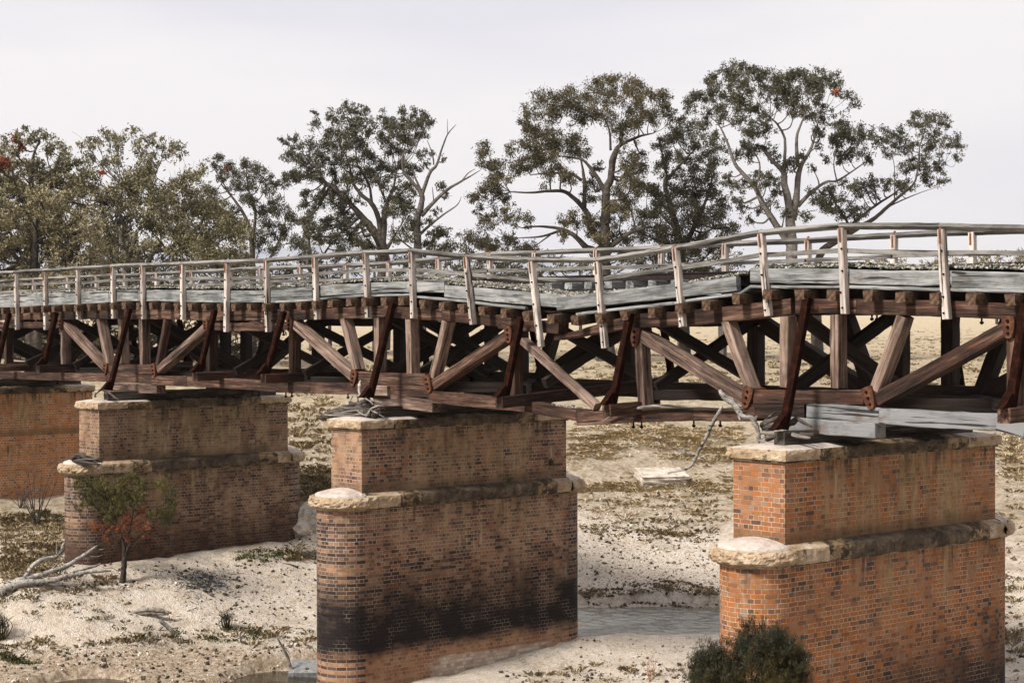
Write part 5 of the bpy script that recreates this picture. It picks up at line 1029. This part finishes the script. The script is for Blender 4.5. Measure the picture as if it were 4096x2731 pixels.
c1 = [(30,400,45),(110,350,40),(180,290,30),(250,330,50),(300,350,50),(200,400,60),(400,400,60),(470,440,40),(330,450,60),(100,450,50),(450,520,60),(540,540,50),(0,480,60),(-80,420,70),(-160,480,80)]
c1 += fillgrid(-260, 760, 560, 900, 100, 76, [(-300, 500), (500, 540), (560, 580), (640, 640), (760, 720)])
tree('gum_tree', 'tall olive gum tree at the left edge with rust red patches near its top', 't1', c1, [[(220,2000,.4),(220,1400,.34),(215,1000,.26),(225,700,.18),(240,500,.1),(290,380,.05)],[(220,900,.18),(120,700,.12),(60,500,.05)],[(222,850,.16),(380,650,.1),(440,470,.05)]], DT-12, L_OLIVE, BARK, seed=30, spread=3., red=[(110, 370, 40), (150, 430, 40), (30, 545, 50), (10, 590, 30)], dens=.80, size=.23)
c0 = fillgrid(-300, 760, 780, 1600, 100, 80, [(-300, 820), (0, 800), (150, 750), (380, 770), (480, 850), (620, 880), (760, 1000)])
tree('olive_thicket', 'pale olive rounded tree in front of the tall gum at far left', 't1', c0, [[(260,2000,.35),(260,1600,.3),(250,1200,.2),(270,900,.08)],[(255,1400,.15),(100,1100,.1),(20,950,.04)],[(255,1400,.15),(480,1150,.1),(560,1000,.04)]], DT-26, L_PALE, BARK, seed=31, spread=2.4, dens=.9, size=.22)
# distant low trees seen under and between the rails
random.seed(12)
for k, (x, y, w_, h_, lab) in enumerate([(640, 625, 30, 30, 'low bushy tree between the railings left of the round gum'), (1120, 615, 45, 28, 'low green tree behind the dip of the railing, nearest the middle'), (1210, 620, 26, 20, 'small green bush right of the low tree in the dip'),
        (2040, 600, 50, 18, 'distant grey-brown tree above the ballast at right'), (2170, 596, 50, 22, 'distant pale tree between the two right posts'), (2290, 592, 60, 24, 'distant pale tree at the right edge'), (1950, 612, 40, 14, 'small distant tree beside the leaning gum base'), (2400, 590, 60, 26, 'distant tree beyond the right edge')]):
    cl = [(x+random.uniform(-w_, w_), y+random.uniform(-h_*.6, h_*.6)+10, random.uniform(7, 12)) for _ in range(14)]+[(x+random.uniform(-w_, w_), y+28+random.uniform(-8, 20), 12) for _ in range(8)]
    tree('distant_tree', lab, 'D', cl, [[(x, 745, .2), (x, y+30, .16), (x+3, y, .06)]], 230 if x > 1900 else 190, L_PALE if x > 1900 else L_DARK, BARKP if x > 1900 else BARK, size=.4, dens=.5, spread=3., seed=60+k, group='low trees beyond the pasture')
# dark undergrowth seen through the left trusses
cu = fillgrid(-120, 640, 735, 815, 24, 17, [(-200, 700), (700, 740)])
tree('undergrowth_shrub', 'dark green shrubbery showing through the left trusses', 'D', cu, [[(250, 835, .2), (250, 770, .1), (255, 740, .05)]], DT-6, L_GUM, BARK, size=.3, dens=.55, spread=3, seed=80, group=None)
cu = fillgrid(640, 1080, 560, 640, 24, 12, [(600, 640), (660, 600), (760, 590), (900, 585), (1040, 590), (1080, 620)])
tree('low_gum_scrub', 'line of dark low gums under the round gum crown, behind the railing', 'D', cu, [[(860, 835, .2), (860, 700, .15), (860, 600, .08)], [(760, 835, .18), (755, 700, .14), (750, 600, .06)], [(1010, 835, .18), (1010, 700, .14), (1010, 600, .06)]], DT+14, L_DARK, BARK, size=.24, dens=.7, spread=3, seed=81, group=None)

BARKD = wood('black wattle bark', (.012, .009, .007), (.035, .026, .02), (.08, .06, .045))
cu = fillgrid(1066, 1705, 545, 640, 24, 13, [(1060, 560), (1150, 545), (1230, 572), (1300, 590), (1400, 585), (1500, 568), (1700, 572)])
tree('low_gum_scrub', 'line of dark low scrub under the two big central gums, behind the railing', 'D', cu, [[(1120, 835, .2), (1120, 700, .15), (1125, 580, .06)], [(1330, 835, .18), (1335, 700, .14), (1330, 600, .06)], [(1560, 835, .18), (1560, 700, .14), (1565, 590, .06)]], DT+18, L_DARK, BARK, size=.24, dens=.62, spread=3, seed=83, group=None)
# near shrubs
def shrub(name, label, c, clumps, stems, depth, lmat, bmat, size, dens, spread, red=None, seed=1, up=True, asp=.12):
    global rng
    rng = np.random.default_rng(seed); random.seed(seed); px = 1/FR[c][2]/FPX
    LP = [smoothpath([(atD(c, q[0], q[1], depth+(q[3] if len(q) > 3 else 0)), q[2]) for q in L], 4, .08) for L in stems]
    T = thing(name, LP[0][0][0], label, 'shrub'); o = np.array(wloc(T)); nodes = [p_ for P, _ in LP for p_ in P[2:]]; NP = np.array([tuple(p_) for p_ in nodes]); tw = []
    def mk(cl, nm, mat, lab=None):
        C = []
        if lab: cl = [(x, y, r_*.68) for x, y, r_ in cl]
        for x, y, r_ in cl:
            cen = np.array(atD(c, x, y, depth+rng.normal(0, spread))); R_ = r_*px*depth; k = int(np.argmin(np.linalg.norm(NP-cen-np.array([0, 0, -R_]), axis=1)))
            P2 = smoothpath([(nodes[k], .008), (Vector((NP[k]+cen)/2)+Vector(rng.normal(0, R_*.2, 3)), .006), (Vector(cen), .003)], 3, .2); tw.append(P2)
            m = int(dens*(R_**2)*9000); n2 = max(3, m//40)
            sp = cen+rng.normal(0, .45, (n2, 3))*R_
            for s in sp:
                d = rng.normal(0, 1, 3)+np.array([0, 0, 1.1]); d /= np.linalg.norm(d); L_ = rng.uniform(.5, 1)*max(size*4.5, R_*.9)
                q = rng.uniform(0, 1, (max(2, m//n2), 1)); C.append(s+d*q*L_+rng.normal(0, size*.3, (len(q), 3)))
        C = np.concatenate(C); V, F = leaves(C, 0, size, -.9, asp); x_ = link(nm, fastmesh(V-o, F, 4), mat, T, Matrix.Translation(wloc(T)))
        if lab: x_['label'] = lab
    mk(clumps, 'foliage', lmat)
    if red: mk(red, 'dead_foliage', L_RED, 'rust orange dead foliage')
    tubes('stem', LP+tw, bmat, T, sides=6, jit=.1); return T
_, ds = atG('D', 490*0+487/1.7415*1.0+0, 1335)
_, ds = atG('g', 1400, 1215)
cs = [(900,60,60),(960,110,80),(1060,150,90),(1150,130,80),(1020,220,90),(1120,250,100),(1220,230,90),(1300,180,70),(1400,120,70),(1450,60,60),(1520,40,60),(1560,120,70),(1600,80,60),(1400,230,90),(1500,250,90),(1580,220,70),(1620,160,60),(1300,300,100),(1200,350,90),(1100,330,70),(1400,340,90),(1500,330,80),(1600,300,60),(1250,420,80),(1350,430,80),(1000,320,60),(900,420,50),(870,360,40),(920,260,50),(860,150,40),
      (1640,420,50),(1700,480,50),(1780,470,60),(1850,440,60),(1900,480,70),(1960,420,60),(1900,540,60),(1960,340,60),(1880,300,50),(1860,180,50),(1950,140,50),(1980,230,50),(1800,120,40),(1840,80,40),(1720,90,30),(1920,50,40),(1300,520,60),(1200,500,50),(1850,560,40)]
rs = [(1100,620,70),(1140,660,50),(1200,600,60),(1050,580,40),(1400,540,70),(1450,500,70),(1500,540,80),(1550,470,60),(1600,430,50),(1630,390,40),(1560,560,60),(1620,600,60),(1680,600,50),(1500,620,60),(1400,620,60),(1300,640,60),(1200,720,60),(1300,760,70),(1450,720,60),(1600,680,50),(1700,690,40)]
shrub('small_wattle_tree', 'small green and orange leaved tree in front of the dusty brown pier', 'g', cs, [[(1390,1235,.10),(1405,1150,.085),(1415,1000,.075),(1420,880,.06),(1400,740,.045),(1340,600,.03),(1290,400,.02),(1200,200,.01)],[(1425,940,.05),(1460,830,.04),(1540,740,.025),(1700,600,.018),(1850,450,.012),(1950,300,.006)],[(1415,800,.035),(1480,620,.025),(1520,400,.018),(1560,150,.008)],[(1395,760,.025),(1240,700,.018),(1100,640,.008)],[(1340,600,.02),(1150,430,.014),(980,250,.006)]], ds, L_WATTLE, BARKD, .055, 2.6, .5, rs, 41, asp=.22)
_, db = atG('D', 1720, 1560); db = 27.6
cb_ = []
random.seed(4)
for k in range(120):
    x = random.uniform(480, 2000); top = np.interp(x, [400, 560, 800, 1100, 1200, 1500, 1720, 1800, 1900, 2000], [930, 700, 560, 420, 300, 260, 300, 420, 520, 650]); y = random.uniform(top+40, 1250); cb_.append((x, y, random.uniform(70, 120)))
cb_ += [(520, 640, 40), (450, 680, 30), (560, 720, 50), (600, 620, 40), (700, 520, 40), (690, 560, 50), (920, 450, 50), (1200, 280, 50), (1300, 250, 50), (1450, 270, 60), (1740, 330, 50), (1620, 330, 60), (1850, 500, 60), (1930, 560, 50), (480, 960, 40), (430, 1000, 40), (1240, 230, 40), (1400, 230, 40)]
st_ = [[(1150+k*30, 1700, .03), (1150+k*60, 1300, .02), (1050+k*110+random.uniform(-60, 60), 900, .012), (850+k*170+random.uniform(-60, 60), 550, .006)] for k in range(6)]
shrub('dark_bush', 'dark needle-leaved bush in the foreground before the orange pier', 'h', cb_, st_, db, L_BUSH, BARK, .065, 11., .3, None, 42, asp=.09)
def drybush(name, label, x, y, h_, sp, n, seed, mat, rad=.012):
    random.seed(seed); P, d = atG('D', x, y); lst = []
    for k in range(n):
        e = P+Vector((random.gauss(0, sp), random.gauss(0, sp), h_*random.uniform(.5, 1))); m = (P+e)/2+Vector((random.gauss(0, .08), random.gauss(0, .08), .05)); lst.append(smoothpath([(P+Vector((random.gauss(0, .05), random.gauss(0, .05), -.05)), rad), (m, rad*.7), (e, rad*.25)], 3, .3))
        for j in range(3): q = m.lerp(e, random.random()); lst.append(([q, q+Vector((random.gauss(0, .15), random.gauss(0, .15), random.uniform(.05, .3)))], [rad*.4, rad*.15]))
    T = thing(name, P, label, 'shrub'); tubes('stem', lst, mat, T, sides=4, jit=.1); return T
drybush('dry_shrub', 'leafless dry shrub left of the pier with the small tree', 84, 1205, 1.9, .38, 16, 1, BARK, .018)
drybush('dry_shrub', 'low dry shrub at the foot of the leftmost pier', 45, 1165, .7, .3, 14, 2, BARK)
drybush('dead_sapling', 'thin reddish sapling on the sand at the bottom edge between piers', 1492, 1566, .7, .13, 8, 3, rust('reddish twig', (.2, .08, .05), (.32, .15, .09), (.45, .25, .16)), .008)
drybush('reed_tuft', 'dark upright tuft on the sand left of the black stained pier', 521, 1448, .55, .07, 26, 5, L_BUSH, .015)
drybush('reed_tuft', 'dark upright tuft cut by the left edge of the photo', 2, 1468, .7, .08, 26, 6, L_BUSH, .015)
# small weeds on the piers
for k, (c, x, y, X_, lab) in enumerate([('D', 838, 1128, -SP+.62, 'little weed tuft hanging at the near corner of the black stained pier'), ('D', 1262, 1062, -SP+.62, 'little weed tuft on the far upper brickwork of the black stained pier'), ('D', 1165, 1105, -SP+.8, 'little weed tuft on the string course of the black stained pier')]):
    P = atX(c, x, y, X_); random.seed(90+k); T = thing('wall_weed', P, lab, 'weed'); tubes('stem', [smoothpath([(P, .006), (P+Vector((.08, random.gauss(0, .06), random.uniform(-.1, .12))), .005), (P+Vector((.12, random.gauss(0, .1), random.uniform(-.22, .15))), .002)], 3) for _ in range(22)], L_BUSH, T, sides=4)
# fence posts in the pasture
random.seed(8)
for k, x in enumerate([960, 1010, 1140, 1655, 905]):
    P, d = atG('D', x, 822+k % 2*4); T = beam('fence_post', None, P+Vector((0, 0, 1.3 if k != 3 else 3.2)), P+Vector((0, 0, -.2)), .12 if k != 3 else .5, .12 if k != 3 else .45, W_DRIFT if k != 3 else BARKP)
    tag(T, ['thin grey fence post in the pasture, right of the first gap', 'thin grey fence post in the pasture, second along', 'thin grey fence post seen between far posts of the truss', 'pale cut trunk standing in the pasture behind the orange pier truss', 'thin grey fence post at the left end of the pasture gap'][k], 'post')

# ------------------------------------------------------------------ ground cover
rng = np.random.default_rng(99)
def scatter(regions):
    """regions: (x0,x1,y0,y1,n) on the photo; random ground points inside"""
    out_ = []
    for x0, x1, y0, y1, n in regions: out_.append(drop(rng.uniform(x0, x1, n), rng.uniform(y0, y1, n)))
    return np.concatenate(out_)
def drop(x, y, z0=-3.):
    D_ = np.array([ray('D', a, b) for a, b in zip(x, y)]); z = np.full(len(x), z0)
    for it in range(12):
        k = (z-CAM[2])/D_[:, 2]; P = CAM+D_*k[:, None]; z = .5*z+.5*gz(P[:, 0], P[:, 1])
    k = (z-CAM[2])/D_[:, 2]; P = CAM+D_*k[:, None]; P[:, 2] = gz(P[:, 0], P[:, 1]); return P
def tufts(name, label, pts, h, blades, mat, spread=.12, wd=.012, lay=1.):
    n = len(pts); C = np.repeat(pts, blades, 0); m = len(C); sc = np.repeat(rng.uniform(.5, 1.3, n), blades); a = rng.uniform(0, 6.28, m); ln = rng.uniform(.1, .9, m)*sc*h*lay
    b = C+np.stack([np.cos(a), np.sin(a), np.zeros(m)], -1)*(rng.uniform(0, 1, m)*spread*sc)[:, None]; b[:, 2] -= .02
    hh = h*sc*rng.uniform(.5, 1.1, m); t1 = b+np.stack([np.cos(a)*ln*.4, np.sin(a)*ln*.4, hh*.75], -1); t2 = b+np.stack([np.cos(a)*ln, np.sin(a)*ln, hh*rng.uniform(.5, 1, m)], -1)
    s = np.stack([-np.sin(a), np.cos(a), np.zeros(m)], -1)*wd
    V = np.stack([b-s, b+s, t1+s*.7, t2, t1-s*.7], 1).reshape(-1, 3); F = np.arange(m*5).reshape(m, 5)
    return tag(link(name, fastmesh(V, F, 5), mat), label, 'grass', kind='stuff')
G_STRAW = leafmat('straw grass', (.42, .30, .15), (.64, .49, .28), (.78, .66, .46)); G_BROWN = leafmat('brown grass', (.20, .145, .07), (.38, .29, .16), (.55, .44, .28)); G_GREEN = leafmat('dull green weed', (.04, .05, .015), (.09, .10, .03), (.17, .16, .06))
tufts('dry_grass', 'straw coloured dry grass tufts over the far bank', scatter([(1290, 1700, 975, 1130, 620), (1330, 1700, 1120, 1200, 60), (660, 770, 1090, 1160, 60), (2300, 2352, 990, 1100, 60), (1380, 2352, 740, 880, 900), (900, 1400, 760, 880, 300)]), .11, 26, G_STRAW, .30, .012, 2.6)
tufts('brown_grass', 'brown matted grass tussocks on the banks', scatter([(0, 145, 1180, 1330, 260), (1330, 1650, 1130, 1240, 16), (1330, 1650, 1360, 1394, 22), (0, 300, 1330, 1440, 22), (1480, 1640, 1195, 1240, 22), (690, 760, 1075, 1130, 60), (2300, 2352, 1000, 1560, 40), (0, 720, 1440, 1480, 40), (1200, 1660, 1525, 1568, 14), (660, 720, 1250, 1290, 24)]), .15, 24, G_BROWN, .24, .012, 1.6)
tufts('pasture_tussocks', 'brown tussocks dotted over the pasture beyond the bridge', scatter([(560, 2352, 742, 885, 1300), (660, 770, 890, 1180, 160)]), .22, 20, G_BROWN, .24, .014, 1.3)
tufts('green_weeds', 'dull green low weeds along the dry creek margin', scatter([(60, 720, 1440, 1475, 90), (540, 690, 1262, 1285, 60), (0, 60, 1440, 1475, 40)]), .10, 20, G_GREEN, .2)
M_CLOD = pebble('dark clods and dung', (.02, .015, .01), (.06, .045, .03), (.16, .12, .08), 9); M_CHIP = pebble('pale chips', (.3, .25, .2), (.5, .43, .36), (.7, .64, .57), 9)
pt = scatter([(0, 725, 1290, 1440, 500), (0, 725, 1480, 1568, 500), (0, 150, 1180, 1330, 200), (1330, 1650, 1080, 1395, 900), (1370, 1650, 1190, 1250, 420), (1340, 1650, 1360, 1394, 380), (1330, 1660, 1520, 1568, 110), (1330, 1660, 1465, 1520, 24), (1150, 1400, 1540, 1568, 60), (660, 760, 900, 1250, 240), (2310, 2352, 1000, 1568, 90), (1330, 2352, 760, 880, 300), (560, 720, 1255, 1290, 80)])
V, F = stones(pt[:, 0], pt[:, 1], pt[:, 2]+.008, .012+.075*rng.uniform(0, 1, len(pt))**2.6); tag(link('ground_clods', fastmesh(V, F, 3), M_CLOD), 'dark clods and droppings scattered over the sand', 'clods', kind='stuff')
pt = scatter([(0, 725, 1290, 1440, 900), (0, 725, 1475, 1568, 1300), (1330, 1650, 985, 1395, 2600), (1340, 1650, 1360, 1394, 500), (1330, 1650, 1465, 1568, 260), (660, 760, 900, 1280, 700), (2310, 2352, 1000, 1568, 260), (1330, 2352, 745, 880, 500), (0, 145, 1180, 1330, 300)])
V, F = stones(pt[:, 0], pt[:, 1], pt[:, 2]+.004, .008+.026*rng.uniform(0, 1, len(pt))**1.6); tag(link('ground_grit', fastmesh(V, F, 3), pebble('brown grit', (.06, .045, .025), (.17, .125, .075), (.33, .26, .17), 9)), 'fine brown grit and leaf crumbs sprinkled over the creek bed', 'grit', kind='stuff')
pt = scatter([(0, 725, 1290, 1568, 260), (1330, 1650, 980, 1395, 700), (660, 760, 900, 1250, 360), (1330, 2352, 760, 880, 260)]); V, F = stones(pt[:, 0], pt[:, 1], pt[:, 2]+.01, rng.uniform(.02, .06, len(pt))); tag(link('pale_stones', fastmesh(V, F, 3), M_CHIP), 'small pale stones scattered over the banks', 'stones', kind='stuff')
pp = drop(rng.normal(470, 34, 520), rng.normal(1338, 15, 520), -4.7); pp[:, 2] += .015; V, F = leaves(pp, 0, .16, 0., .22); tag(link('bark_litter', fastmesh(V, F, 4), pebble('grey bark litter', (.02, .02, .02), (.07, .075, .075), (.22, .22, .21), 12)), 'patch of dark grey bark litter on the pale sand slope', 'litter', kind='stuff')

# ------------------------------------------------------------------ air
hz = bpy.data.materials.new('haze air'); hz.use_nodes = True; hn = hz.node_tree; hn.nodes.clear(); ho = hn.nodes.new('ShaderNodeOutputMaterial'); hv = hn.nodes.new('ShaderNodeVolumePrincipled')
hv.inputs['Color'].default_value = (.93, .93, .97, 1); hv.inputs['Density'].default_value = .00007; hv.inputs['Anisotropy'].default_value = .2; hn.links.new(hv.outputs[0], ho.inputs['Volume'])
bm = bmesh.new(); box(bm, -7600, 7600, -7600, 7600, -9, 620); bmesh.ops.recalc_face_normals(bm, faces=bm.faces); me = bpy.data.meshes.new('m'); bm.to_mesh(me); bm.free()
tag(link('haze', me, hz), 'pale air', kind='stuff')
